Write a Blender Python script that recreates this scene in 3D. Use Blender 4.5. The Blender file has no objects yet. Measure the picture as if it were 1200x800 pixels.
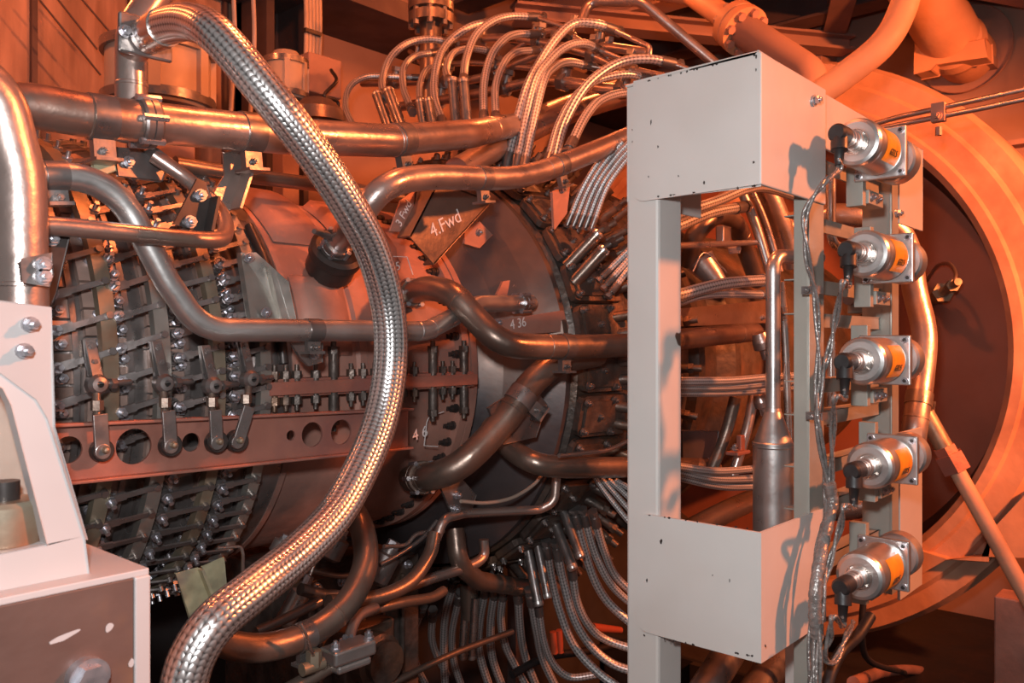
import bpy, math, random
from mathutils import Vector, Matrix
from mathutils.geometry import tessellate_polygon
random.seed(7)
C = bpy.context.scene.collection
sc = bpy.context.scene
# ---------------------------------------------------------------- camera, world, lamps, exposure
CZ = 1.5                       # eye height above the floor; x runs along the engine shaft, y away from the aisle
F = 980.0; SN, CS = .747, .665
cd = bpy.data.cameras.new('camera'); cam = bpy.data.objects.new('camera', cd); C.objects.link(cam)
cam.location = (0, 0, CZ); cam.rotation_euler = (math.pi/2, 0, -math.atan2(SN, CS))
cd.sensor_width = 36; cd.lens = F/1200*36; cd.clip_start = .02
cd.dof.use_dof = True; cd.dof.focus_distance = 1.35; cd.dof.aperture_fstop = 11
sc.camera = cam
w = bpy.data.worlds.new('world'); sc.world = w; w.use_nodes = True
w.node_tree.nodes['Background'].inputs[0].default_value = (.50, .44, .43, 1)
w.node_tree.nodes['Background'].inputs[1].default_value = .34
sc.view_settings.view_transform = 'Standard'; sc.view_settings.look = 'None'
sc.view_settings.exposure = 0.0; sc.view_settings.gamma = 1; sc.view_settings.use_curve_mapping = False
ORANGE = (1.0, .235, .065)
def lamp(name, kind, loc, energy, col, size=.1, at=None, **k):
    l = bpy.data.lights.new(name, kind); l.energy = energy; l.color = col
    if kind == 'AREA': l.shape = 'RECTANGLE'; l.size = size; l.size_y = k.get('sy', size)
    else: l.shadow_soft_size = size
    o = bpy.data.objects.new(name, l); C.objects.link(o); o.location = loc
    if at: o.rotation_euler = (Vector(at)-Vector(loc)).to_track_quat('-Z', 'Y').to_euler()
    return o
lamp('camera_flash', 'POINT', (-.03, .03, CZ+.13), 43, (.97, .985, 1), .03)
l = lamp('bay_lamp', 'SPOT', (2.15, -1.15, CZ+1.10), 350, ORANGE, .07, at=(.95, .9, CZ+.05)); l.data.spot_size = math.radians(92); l.data.spot_blend = .35
lamp('bay_lamp', 'POINT', (.98, .85, CZ+1.55), 46, ORANGE, .06)
lamp('bay_lamp', 'POINT', (2.5, 1.7, CZ+1.45), 34, ORANGE, .06)
l = lamp('bay_lamp', 'SPOT', (2.15, -1.0, CZ+.75), 620, ORANGE, .06, at=(3.1, .95, CZ+.25)); l.data.spot_size = math.radians(66); l.data.spot_blend = .5
lamp('bay_lamp', 'POINT', (.3, 2.15, CZ+1.3), 19, ORANGE, .06)

# ---------------------------------------------------------------- materials
def mat(name, col, rough=.5, metal=0., var=.25, vs=6., rv=.12, bump=.0, bs=60., chips=None, stain=None, stain_s=3., stretch=None, braid=None, spec=None, dk=.30):
    m = bpy.data.materials.new(name); m.use_nodes = True; nt = m.node_tree; N = nt.nodes; L = nt.links
    b = N['Principled BSDF']; b.inputs['Metallic'].default_value = metal
    if spec is not None: b.inputs['Specular IOR Level'].default_value = spec
    tc = N.new('ShaderNodeTexCoord'); src = tc.outputs['Object']
    if stretch:
        mp = N.new('ShaderNodeMapping'); mp.inputs['Scale'].default_value = stretch; L.new(src, mp.inputs[0]); src = mp.outputs[0]
    def noise(s, d=4):
        n = N.new('ShaderNodeTexNoise'); n.inputs['Scale'].default_value = s; n.inputs['Detail'].default_value = d
        L.new(src, n.inputs['Vector']); return n
    def mix(f, a, c):
        x = N.new('ShaderNodeMix'); x.data_type = 'RGBA'
        L.new(f, x.inputs[0])
        for k, v in ((6, a), (7, c)):
            if isinstance(v, tuple): x.inputs[k].default_value = (*v, 1)
            else: L.new(v, x.inputs[k])
        return x.outputs[2]
    def rng(o, a, c, lo=0, hi=1):
        r = N.new('ShaderNodeMapRange'); r.inputs[1].default_value = a; r.inputs[2].default_value = c
        r.inputs[3].default_value = lo; r.inputs[4].default_value = hi; L.new(o, r.inputs[0]); return r.outputs[0]
    n1 = noise(vs)
    lo = tuple(c*(1-var) for c in col); hi = tuple(min(1, c*(1+var)) for c in col)
    cur = mix(rng(n1.outputs[0], .3, .7), lo, hi)
    if stain:
        n2 = noise(stain_s, 5); cur = mix(rng(n2.outputs[0], .48, .66), cur, stain)
    if chips:
        n3 = noise(13, 3); cur = mix(rng(n3.outputs[0], .735, .75), cur, chips)
    n4 = noise(vs*3.1, 3)
    L.new(rng(n4.outputs[0], .3, .7, max(.05, rough-rv), min(1, rough+rv)), b.inputs['Roughness'])
    if bump:
        n5 = noise(bs, 3); bp = N.new('ShaderNodeBump'); bp.inputs['Strength'].default_value = bump; bp.inputs['Distance'].default_value = .004
        L.new(n5.outputs[0], bp.inputs['Height']); L.new(bp.outputs[0], b.inputs['Normal'])
    if braid:
        na, ml = braid
        sp = N.new('ShaderNodeSeparateXYZ'); L.new(tc.outputs['UV'], sp.inputs[0])
        def mth(op, a, c=None):
            x = N.new('ShaderNodeMath'); x.operation = op
            for k, v in ((0, a), (1, c)):
                if v is None: continue
                if isinstance(v, (int, float)): x.inputs[k].default_value = v
                else: L.new(v, x.inputs[k])
            return x.outputs[0]
        U = mth('MULTIPLY', sp.outputs[0], 2*math.pi*na); V = mth('MULTIPLY', sp.outputs[1], 2*math.pi*ml)
        # lengthwise ridges of plaited wire with slanting strands across each ridge
        ridge = mth('ABSOLUTE', mth('SINE', U)); side = mth('SIGN', mth('SINE', mth('MULTIPLY', U, 2.0)))
        strand = mth('ABSOLUTE', mth('SINE', mth('ADD', V, mth('MULTIPLY', ridge, 1.1))))
        h = mth('ADD', mth('MULTIPLY', ridge, .6), mth('MULTIPLY', strand, .4))
        cur = mix(rng(h, .25, .78), tuple(c*dk for c in col), cur)  # grooves between strands darkened, shade of the gaps painted into the colour
        bp = N.new('ShaderNodeBump'); bp.inputs['Strength'].default_value = .5; bp.inputs['Distance'].default_value = .0012
        L.new(h, bp.inputs['Height']); L.new(bp.outputs[0], b.inputs['Normal'])
    L.new(cur, b.inputs['Base Color'])
    return m
M = {}
M['pipe'] = mat('tarnished_steel', (.50, .40, .36), .33, .85, .22, 5, .1, .12, 90, stain=(.34, .22, .17), stain_s=4)
M['dark_pipe'] = mat('heat_darkened_steel', (.25, .185, .15), .36, .75, .25, 6, .1, .12, 90, stain=(.15, .10, .08), stain_s=5)
M['bright'] = mat('bright_steel', (.66, .60, .56), .26, .95, .15, 9, .08)
M['silver'] = mat('satin_steel', (.60, .57, .55), .34, .9, .12, 9, .08, .05, 120)
M['rust'] = mat('primer_red_casing', (.42, .215, .165), .55, .25, .22, 7, .12, .25, 45, stain=(.25, .14, .115), stain_s=6)
M['rust_light'] = mat('brick_red_beam', (.36, .15, .11), .45, .35, .2, 9, .12, .2, 60, stain=(.27, .12, .10), stain_s=8)
M['cone'] = mat('blued_sheet', (.12, .105, .108), .42, .6, .25, 4, .12, .1, 50, stain=(.21, .14, .11), stain_s=3)
M['grime'] = mat('sooty_cover', (.095, .074, .064), .5, .55, .5, 14, .2, .6, 60, stain=(.17, .095, .06), stain_s=9)
M['black'] = mat('black_bolt', (.055, .045, .042), .4, .5, .3, 20, .1)
M['gun'] = mat('gun_metal', (.27, .24, .23), .36, .8, .3, 12, .12, .1, 80)
M['bronze'] = mat('olive_bronze', (.29, .245, .18), .45, .6, .3, 12, .12, .1, 60, stain=(.28, .15, .09), stain_s=9)
M['nut'] = mat('plated_nut', (.50, .49, .52), .33, .85, .2, 30, .1)
M['paint'] = mat('pale_grey_paint', (.54, .505, .475), .42, 0, .05, 5, .08, .08, 40, chips=(.07, .04, .03), stain=(.51, .465, .43), stain_s=4)
M['white'] = mat('white_paint', (.42, .395, .39), .45, 0, .06, 5, .08, .06, 40, chips=(.20, .09, .06))
M['brownface'] = mat('brown_worn_paint', (.125, .072, .058), .5, .1, .25, 6, .1, .2, 40, chips=(.55, .48, .44), stain=(.20, .10, .05), stain_s=6)
M['rack'] = mat('grey_green_steel', (.33, .32, .28), .5, .3, .1, 8, .1, .1, 60)
M['wall'] = mat('ochre_wall', (.37, .22, .165), .75, 0, .15, 2.2, .1, .3, 12, stain=(.27, .145, .105), stain_s=1.6)
M['panel'] = mat('rusty_panel', (.36, .21, .15), .65, 0, .35, 8, .1, .25, 20, stain=(.17, .085, .055), stain_s=3, stretch=(2.5, 2.5, .35))
M['ceil'] = mat('dull_ceiling', (.26, .15, .12), .8, 0, .25, 2, .1, .3, 8)
M['beam'] = mat('painted_beam', (.37, .21, .16), .65, .05, .25, 4, .1, .2, 20)
M['darkbeam'] = mat('dark_beam', (.08, .05, .047), .7, .1, .3, 4, .1)
M['collar'] = mat('scaled_collar', (.55, .30, .19), .68, .05, .22, 5, .12, .5, 22, stain=(.36, .17, .11), stain_s=4)
M['bore'] = mat('dark_bore', (.045, .032, .03), .7, .2, .3, 4, .1)  # much darker than the collar ring around it
M['disc'] = mat('baked_disc', (.33, .13, .085), .55, .2, .15, 2, .1, .15, 14, stain=(.25, .10, .065), stain_s=2)
M['deep_shade'] = mat('shaded_steel', (.018, .014, .014), .7, .1, .3, 4, .1)  # near black: the shadow low in the bay is put into this colour
M['floor'] = mat('oily_floor', (.035, .028, .027), .55, .1, .4, 4, .15, .3, 20)
M['lagging'] = mat('orange_lagging', (.60, .30, .16), .6, 0, .12, 6, .1, .3, 40)
M['rubber'] = mat('black_rubber', (.018, .015, .015), .45, 0, .2, 30, .1)
M['label'] = mat('amber_label', (.85, .36, .02), .4, 0, .22, 40, .08, stain=(.70, .22, .02), stain_s=24)
M['ink'] = mat('dark_ink', (.10, .04, .01), .6, 0, .1)
M['chalk'] = mat('chalk', (.75, .68, .66), .9, 0, .1)
M['sleeve'] = mat('clear_sleeve', (.27, .24, .225), .24, .45, .3, 60, .08, .5, 200)
M['redcable'] = mat('red_sheath', (.42, .075, .03), .45, 0, .15)
M['greywire'] = mat('bead_cord', (.40, .30, .24), .6, .1, .2)
M['olive'] = mat('stained_strip', (.42, .38, .24), .5, .3, .3, 30, .1, .1, 60, stain=(.25, .22, .17), stain_s=20)
M['plate'] = mat('lit_vane_plate', (.40, .27, .225), .45, .4, .25, 14, .12, .15, 60, stain=(.25, .17, .14), stain_s=12)  # paler tone for the vane plates in the lit zone, light put into the colour
M['dim_casing'] = mat('dimmed_dirty_casing', (.05, .038, .033), .6, .3, .4, 12, .15, .5, 50, stain=(.10, .055, .035), stain_s=8)  # dirty casing, darkened in the colour so the frame opening stays dim
M['ringm'] = mat('pale_ring_steel', (.40, .375, .34), .38, .75, .2, 12, .12, .1, 60)
M['drum'] = mat('pale_drum_paint', (.48, .37, .29), .5, .15, .12, 8, .1)
M['braid'] = mat('steel_braid', (.80, .76, .74), .27, .92, .08, 5, .06, braid=(9, 11), dk=.26)
M['braid_s'] = mat('fine_steel_braid', (.80, .78, .77), .40, .62, .12, 5, .08, braid=(4, 3.4), dk=.16)

# ---------------------------------------------------------------- projection helpers: a sight line met with an upright plane of the bay
def W(px, py, y):              # with the plane at distance y from the aisle
    k = (px-600)/F; x = y*(SN+CS*k)/(CS-SN*k); d = SN*x+CS*y
    return Vector((x, y, CZ+(400-py)/F*d))
def X(px, py, x):              # with the cross plane at x along the shaft
    k = (px-600)/F; y = x*(CS-SN*k)/(SN+CS*k); d = SN*x+CS*y
    return Vector((x, y, CZ+(400-py)/F*d))
def dep(p): return SN*p.x+CS*p.y
def rad(p, hw): return hw*dep(p)/F
AX = Vector((0, 1.5, CZ-.06))
def E(x, R, deg):              # on the engine: 0 faces the aisle, 90 is up
    a = math.radians(deg); return Vector((x, AX.y-R*math.cos(a), AX.z+R*math.sin(a)))
def er(deg): a = math.radians(deg); return Vector((0, -math.cos(a), math.sin(a)))
def et(deg): a = math.radians(deg); return Vector((0, math.sin(a), math.cos(a)))
EX = Vector((1, 0, 0))

# ---------------------------------------------------------------- mesh builder
def perp(d):
    d = d.normalized(); u = Vector((0, 0, 1)) if abs(d.z) < .9 else Vector((1, 0, 0))
    a = d.cross(u).normalized(); return a, d.cross(a).normalized()
class MB:
    def __init__(s): s.v = []; s.f = []; s.m = []; s.s = []; s.uv = []
    def add(s, vs, fs, m=0, sm=False, uvs=None):
        o = len(s.v); s.v += [Vector(q) for q in vs]
        for i, f in enumerate(fs):
            s.f.append([k+o for k in f]); s.m.append(m); s.s.append(sm); s.uv.append(uvs[i] if uvs else [(0, 0)]*len(f))
        return s
    def box(s, c, size, m=0, rot=None):
        c = Vector(c); R = rot or Matrix.Identity(3); h = [k/2 for k in size]
        vs = [c+R@Vector((a*h[0], b*h[1], d*h[2])) for a in (-1, 1) for b in (-1, 1) for d in (-1, 1)]
        return s.add(vs, [(0, 1, 3, 2), (4, 6, 7, 5), (0, 4, 5, 1), (2, 3, 7, 6), (0, 2, 6, 4), (1, 5, 7, 3)], m)
    def span(s, a, b, m=0):    # box from corner a to corner b
        a = Vector(a); b = Vector(b); return s.box((a+b)/2, [abs(k) for k in (b-a)], m)
    def axbox(s, c, ax, ay, az, size, m=0):
        R = Matrix((ax, ay, az)).transposed(); return s.box(c, size, m, R)
    def bar(s, p0, p1, wd, th, up=(0, 0, 1), m=0):
        p0 = Vector(p0); p1 = Vector(p1); d = (p1-p0); ln = d.length; d.normalize()
        u = Vector(up); a = d.cross(u)
        if a.length < 1e-4: a = perp(d)[0]
        a.normalize(); b = a.cross(d)
        return s.axbox((p0+p1)/2, d, a, b, (ln, wd, th), m)
    def cyl(s, p0, p1, r0, r1=None, seg=16, m=0, caps=True, sm=True):
        r1 = r0 if r1 is None else r1; p0 = Vector(p0); p1 = Vector(p1); a, b = perp(p1-p0)
        c = [(math.cos(2*math.pi*i/seg), math.sin(2*math.pi*i/seg)) for i in range(seg)]
        A = [p0+(a*x+b*y)*r0 for x, y in c]; B = [p1+(a*x+b*y)*r1 for x, y in c]
        s.add(A+B, [(i, (i+1) % seg, seg+(i+1) % seg, seg+i) for i in range(seg)], m, sm)
        if caps:
            s.add(A, [tuple(range(seg))[::-1]], m); s.add(B, [tuple(range(seg))], m)
        return s
    def hexn(s, p, d, r, h, m=0):
        p = Vector(p); d = Vector(d).normalized(); return s.cyl(p, p+d*h, r, seg=6, m=m, sm=False)
    def bolt(s, p, d, r, h, m=0):
        p = Vector(p); d = Vector(d).normalized()
        s.cyl(p, p+d*h*.25, r*1.35, seg=12, m=m); s.hexn(p+d*h*.25, d, r, h*.5, m); s.cyl(p+d*h*.75, p+d*h, r*.5, seg=8, m=m); return s
    def turn(s, prof, o, d, seg=24, m=0, sm=True, arc=None):   # prof: (along, radius)
        o = Vector(o); d = Vector(d).normalized(); a, b = perp(d)
        full = arc is None; a0, a1 = (0, 360) if full else arc; n = seg if full else seg+1
        cs = [(math.cos(math.radians(a0+(a1-a0)*i/seg)), math.sin(math.radians(a0+(a1-a0)*i/seg))) for i in range(n)]
        for j in range(len(prof)-1):
            (t0, r0), (t1, r1) = prof[j], prof[j+1]
            A = [o+d*t0+(a*x+b*y)*r0 for x, y in cs]; B = [o+d*t1+(a*x+b*y)*r1 for x, y in cs]
            k = seg
            s.add(A+B, [(i, (i+1) % n, n+(i+1) % n, n+i) for i in range(k)], m, sm)
        return s
    def sweep(s, path, r, seg=16, m=0, caps=True, vscale=None):
        n = len(path); rr = r if isinstance(r, list) else [r]*n
        t = [(path[min(i+1, n-1)]-path[max(i-1, 0)]).normalized() for i in range(n)]
        a, b = perp(t[0]); vs = []; L = [0]
        for i in range(n):
            if i:
                a = (a-t[i]*a.dot(t[i])).normalized(); b = t[i].cross(a).normalized(); L.append(L[-1]+(path[i]-path[i-1]).length)
            else: b = t[i].cross(a).normalized()
            vs += [path[i]+(a*math.cos(2*math.pi*j/seg)+b*math.sin(2*math.pi*j/seg))*rr[i] for j in range(seg)]
        fs = []; uv = []; q = 2*math.pi*rr[0]
        for i in range(n-1):
            for j in range(seg):
                k = (j+1) % seg
                fs.append((i*seg+j, i*seg+k, (i+1)*seg+k, (i+1)*seg+j))
                u0, u1, v0, v1 = j/seg, (j+1)/seg, L[i]/q, L[i+1]/q
                uv.append([(u0, v0), (u1, v0), (u1, v1), (u0, v1)])
        s.add(vs, fs, m, True, uv)
        if caps:
            s.add(vs[:seg], [tuple(range(seg))[::-1]], m); s.add(vs[-seg:], [tuple(range(seg))], m)
        return s
    def prism(s, loops, th, m=0):          # loops: outer, holes... 3D points in one plane; th: thickness vector
        th = Vector(th); loops = [[Vector(p) for p in l] for l in loops]
        flat = [p for l in loops for p in l]; tri = tessellate_polygon(loops)
        s.add(flat, [tuple(t) for t in tri], m); s.add([p+th for p in flat], [tuple(t)[::-1] for t in tri], m)
        for l in loops:
            n = len(l); s.add(l+[p+th for p in l], [(i, (i+1) % n, n+(i+1) % n, n+i) for i in range(n)], m)
        return s
def fillet(pts, fr=.05, n=8):
    out = [pts[0]]
    for i in range(1, len(pts)-1):
        p = pts[i]; a = pts[i-1]-p; b = pts[i+1]-p; la, lb = a.length, b.length; a.normalize(); b.normalize()
        ang = a.angle(b)
        if ang > 3.1: out.append(p); continue
        t = min(fr/math.tan(ang/2), la*.48, lb*.48); P0 = p+a*t; P1 = p+b*t
        for k in range(n+1):
            u = k/n; out.append(P0*(1-u)**2+p*2*u*(1-u)+P1*u*u)
    out.append(pts[-1]); return out
def catmull(pts, n=8):
    P = [pts[0]*2-pts[1]]+list(pts)+[pts[-1]*2-pts[-2]]; out = []
    for i in range(1, len(P)-2):
        a, b, c, d = P[i-1:i+3]
        for k in range(n):
            u = k/n; out.append(.5*((2*b)+(c-a)*u+(2*a-5*b+4*c-d)*u*u+(3*b-a-3*c+d)*u**3))
    out.append(pts[-1]); return out

# ---------------------------------------------------------------- object helpers
def mk(name, mb, mats, parent=None, bevel=0, label=None):
    me = bpy.data.meshes.new(name)
    me.from_pydata([tuple(v) for v in mb.v], [], mb.f)
    for k in (mats if isinstance(mats, (list, tuple)) else [mats]): me.materials.append(M[k])
    me.polygons.foreach_set('material_index', mb.m); me.polygons.foreach_set('use_smooth', mb.s)
    ul = me.uv_layers.new(name='UVMap'); ul.data.foreach_set('uv', [c for f in mb.uv for q in f for c in q])
    me.validate(); me.update()
    o = bpy.data.objects.new(name, me); C.objects.link(o); o.parent = parent
    if bevel:
        b = o.modifiers.new('bevel', 'BEVEL'); b.width = bevel; b.segments = 2; b.limit_method = 'ANGLE'; b.angle_limit = math.radians(40)
        wd = o.modifiers.new('weld', 'WELD'); wd.merge_threshold = 1e-5
        o.modifiers.move(1, 0)
    if label: o['label'] = label
    return o
def tag(o, label, cat, group=None):
    o['label'] = label; o['category'] = cat
    if group: o['group'] = group
    return o
def thing(name, label, cat, group=None):
    return tag((lambda o: (C.objects.link(o), o)[1])(bpy.data.objects.new(name, None)), label, cat, group)
def kids(o): return [c for c in o.children_recursive if c.type == 'MESH']
def settle(o):                 # move the thing's origin to its base
    ms = kids(o) if o.type == 'EMPTY' else [o]+kids(o)
    vs = [v.co for q in ms for v in q.data.vertices]
    c = Vector(((min(v.x for v in vs)+max(v.x for v in vs))/2, (min(v.y for v in vs)+max(v.y for v in vs))/2, min(v.z for v in vs)))
    for q in ms: q.data.transform(Matrix.Translation(-c))
    o.location = c; return o
def copy_tree(o, parent=None):
    c = o.copy(); C.objects.link(c); c.parent = parent
    for ch in o.children: copy_tree(ch, c)
    return c
def solo(name, mb, mats, label, cat, group=None, bevel=0): return settle(tag(mk(name, mb, mats, bevel=bevel), label, cat, group))
def struct(name, mb, m, bevel=0): o = mk(name, mb, m, bevel=bevel); o['kind'] = 'structure'; return o
def text_part(name, body, m, parent, size, org, xd, yd, lift=.0008, label=None):
    cu = bpy.data.curves.new('t', 'FONT'); cu.body = body; cu.size = size; cu.extrude = .0003; cu.align_x = 'CENTER'; cu.align_y = 'CENTER'
    t = bpy.data.objects.new('t', cu); C.objects.link(t); bpy.context.view_layer.update()
    me = bpy.data.meshes.new_from_object(t.evaluated_get(bpy.context.evaluated_depsgraph_get())); bpy.data.objects.remove(t)
    xd = Vector(xd).normalized(); yd = Vector(yd).normalized(); zd = xd.cross(yd)
    R = Matrix((xd, yd, zd)).transposed().to_4x4(); R.translation = Vector(org)+zd*lift
    me.transform(R); me.materials.clear(); me.materials.append(M[m])
    me.uv_layers.new(name='UVMap') if not me.uv_layers else None
    o = bpy.data.objects.new(name, me); C.objects.link(o); o.parent = parent
    if label: o['label'] = label
    return o
def near(path, q):
    best = min(range(len(path)-1), key=lambda i: (path[i]-q).length); a, b = path[best], path[best+1]
    return a, (b-a).normalized()
def scr(p):
    d = dep(p); return 600+F*(CS*p.x-SN*p.y)/d, 400-F*(p.z-CZ)/d
def nearpx(path, px, py):      # the spot of a dense path closest to a sight line
    den = []
    for a, b in zip(path, path[1:]):
        for k in range(10): den.append((a.lerp(b, k/10), (b-a)))
    p, d = min(den, key=lambda q: (scr(q[0])[0]-px)**2+(scr(q[0])[1]-py)**2)
    return p, d.normalized()
def pipe(name, label, cat, pts, hw, m='pipe', fr=.07, clamps=(), flanges=(), seams=(), smooth=False, group=None, mode='W', seg=24, tip=None):
    """a rigid tube; clamps/seams/flanges are (px,py) spots along it"""
    fn = W if mode == 'W' else X
    P = [fn(*p) for p in pts]; mid = P[len(P)//2]; r = rad(mid, hw)
    path = catmull(P, 10) if smooth else fillet(P, fr, 9)
    t = thing(name, label, cat, group)
    mk('tube', MB().sweep(path, r, seg), m, t)
    for c in seams:
        p, d = nearpx(path, *c); mk('weld_seam', MB().turn([(-.003, r*.98), (-.0015, r*1.035), (.0015, r*1.035), (.003, r*.98)], p, d, seg), m, t)
    for c in clamps:
        p, d = nearpx(path, *c); b = MB(); wd = max(.012, r*.55)
        b.turn([(-wd, r*.99), (-wd, r*1.07), (wd, r*1.07), (wd, r*.99)], p, d, seg)
        dn = Vector((0, 0, -1)); dn = (dn-d*dn.dot(d)).normalized(); sd = d.cross(dn)
        b.axbox(p+dn*(r*1.5), d, sd, dn, (wd*1.8, r*.5, r*1.1)); b.axbox(p+dn*r*2.0, d, sd, dn, (wd*2.2, r*1.5, .004))
        cl = mk('clamp', b, 'gun', t)
        mk('clamp_bolt', MB().bolt(p+dn*r*1.55+sd*(-r*.25), -sd, .004, .010), 'gun', cl)
    for c in flanges:
        p, d = nearpx(path, *c); b = MB()
        b.turn([(-.012, r*1.0), (-.012, r*1.16), (-.009, r*1.22), (-.001, r*1.22), (0, r*1.12), (.001, r*1.22), (.009, r*1.22), (.012, r*1.16), (.012, r)], p, d, seg)
        fl = mk('flange', b, 'dark_pipe' if m == 'dark_pipe' else 'gun', t)
        a, q = perp(d)
        for k in range(6):
            v = a*math.cos(k*1.047)+q*math.sin(k*1.047); mk('flange_bolt', MB().cyl(p+v*r*1.18-d*.016, p+v*r*1.18+d*.016, .0045, seg=6, sm=False), 'nut', fl)
    return settle(t), path, r
def hose(name, label, pts, hw, group, mode='X', m='braid_s', ends=(True, True), n=8, seg=12, fit='gun', cat='hose', fl=2.6, tail=None):
    fn = W if mode == 'W' else X
    P = [fn(*p) for p in pts]; r = rad(P[len(P)//2], hw); path = catmull(P, n)
    t = thing(name, label, cat, group)
    mk('braid_cover', MB().sweep(path, r, seg), m, t)
    for e, (p, q) in zip(ends, ((path[0], path[1]), (path[-1], path[-2]))):
        if not e: continue
        d = (p-q).normalized(); L = r*fl
        b = MB().cyl(p-d*L*.9, p+d*L*.35, r*1.18, seg=14); b.cyl(p+d*L*.35, p+d*L*.7, r*.9, seg=12); b.hexn(p+d*L*.7, d, r*1.3, r*.9)
        mk('end_fitting', b, fit, t)
    if tail:
        q = [path[-1]]+[fn(*p) for p in tail]; mk('rigid_end', MB().sweep(fillet(q, .02, 5), r*.6, 10), 'pipe', t)
    return settle(t)
def pplate(pix, y, th, holes=(), mode='W'):
    fn = W if mode == 'W' else X
    v = (0, th, 0) if mode == 'W' else (th, 0, 0)
    return MB().prism([[fn(a, b, y) for a, b in pix]]+[[fn(a, b, y) for a, b in h] for h in holes], v)

# ================================================================ THE SETTING
struct('floor', MB().span((-2.5, -2.5, -.1), (4.4, 2.9, 0)), 'floor')
struct('wall_back', MB().span((1.62, 2.7, 0), (4.2, 2.85, 3.2)), 'wall')
b = MB().span((-2.5, 2.72, 0), (1.62, 2.87, 3.2))
struct('wall_left', b, 'panel')
struct('wall_end', MB().span((4.05, -2.5, 0), (4.2, 2.7, 3.2)), 'wall')
struct('ceiling', MB().span((-.4, -.2, 3.2), (4.2, 2.75, 3.3)), 'ceil')
b = MB()
for px in (38, 152, 262):
    p = W(px, 0, 2.72); b.span((p.x-.008, 2.70, 0), (p.x+.008, 2.72, 3.2))
struct('trim_1', b, 'darkbeam')
p = W(303, 0, 2.55); q = W(352, 0, 2.55)
b = MB().span((p.x, 2.5, 0), (p.x+.03, 2.7, 3.2)).span((q.x-.02, 2.5, 0), (q.x, 2.7, 3.2)).span((p.x, 2.66, 0), (q.x, 2.7, 3.2))
struct('trim_2', b, 'darkbeam')
b = MB().span((1.45, 2.36, CZ+1.19), (4.05, 2.7, CZ+1.26)); struct('trim_3', b, 'darkbeam')
# ledge along the end wall
p = X(1100, 150, 3.9); struct('trim_4', MB().span((3.88, -1.5, CZ+.66), (4.05, 1.2, CZ+.80)).span((3.80, -1.5, CZ+.78), (4.05, 1.2, CZ+.80)), 'beam')

# ================================================================ THE ENGINE
eng = thing('turbine_engine', 'long gas turbine engine with levered compressor stages, red-brown casing and sooty burner covers', 'engine')
def lathe(name, prof, m, seg=128, label=None): return mk(name, MB().turn([(x, r) for x, r in prof], (0, AX.y, AX.z), EX, seg), m, eng, label=label)
lathe('compressor_casing', [(-.2, .30), (-.2, .345), (.70, .345), (.705, .30)], 'gun')
lathe('rear_compressor_casing', [(.765, .30), (.765, .352), (.775, .352), (.78, .340), (.90, .340), (.905, .346), (.92, .346), (.925, .340), (1.15, .336), (1.155, .30)], 'rust', label='smooth brick-red casing')
lathe('casing_band', [(.70, .30), (.70, .357), (.745, .352), (.765, .350), (.765, .30)], 'gun')
lathe('rear_flange', [(1.15, .30), (1.15, .352), (1.168, .352), (1.168, .345), (1.172, .345), (1.172, .352), (1.188, .352), (1.188, .3)], 'rust')
lathe('diffuser_cone', [(1.188, .31), (1.20, .305), (1.225, .315), (1.26, .355), (1.30, .42), (1.325, .455), (1.33, .462), (1.345, .462), (1.345, .40)], 'cone')
lathe('burner_casing', [(1.34, .44), (1.36, .468), (1.75, .50), (1.80, .46)], 'grime')
lathe('turbine_casing', [(1.76, .42), (1.80, .50), (1.83, .50), (1.835, .46), (2.0, .44), (2.05, .47), (2.08, .47), (2.085, .43), (3.25, .42)], 'dim_casing')
# flat shields on the casing
b = MB()
for (x0, x1, a0, a1) in ((.79, .895, 42, 78), (.93, 1.06, 38, 70), (.79, .89, 6, 30)):
    n = 10; vs = []
    for i in range(n+1):
        a = a0+(a1-a0)*i/n; e = .012 if 0 < i < n else 0
        vs += [E(x0, .343, a), E(x0+.012, .343+e*1.5, a), E(x1-.012, .343+e*1.5, a), E(x1, .343, a)]
    b.add(vs, [(i*4+k, i*4+k+1, i*4+k+5, i*4+k+4) for i in range(n) for k in range(3)], 0, True)
mk('heat_shield', b, 'rust', eng)
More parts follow.
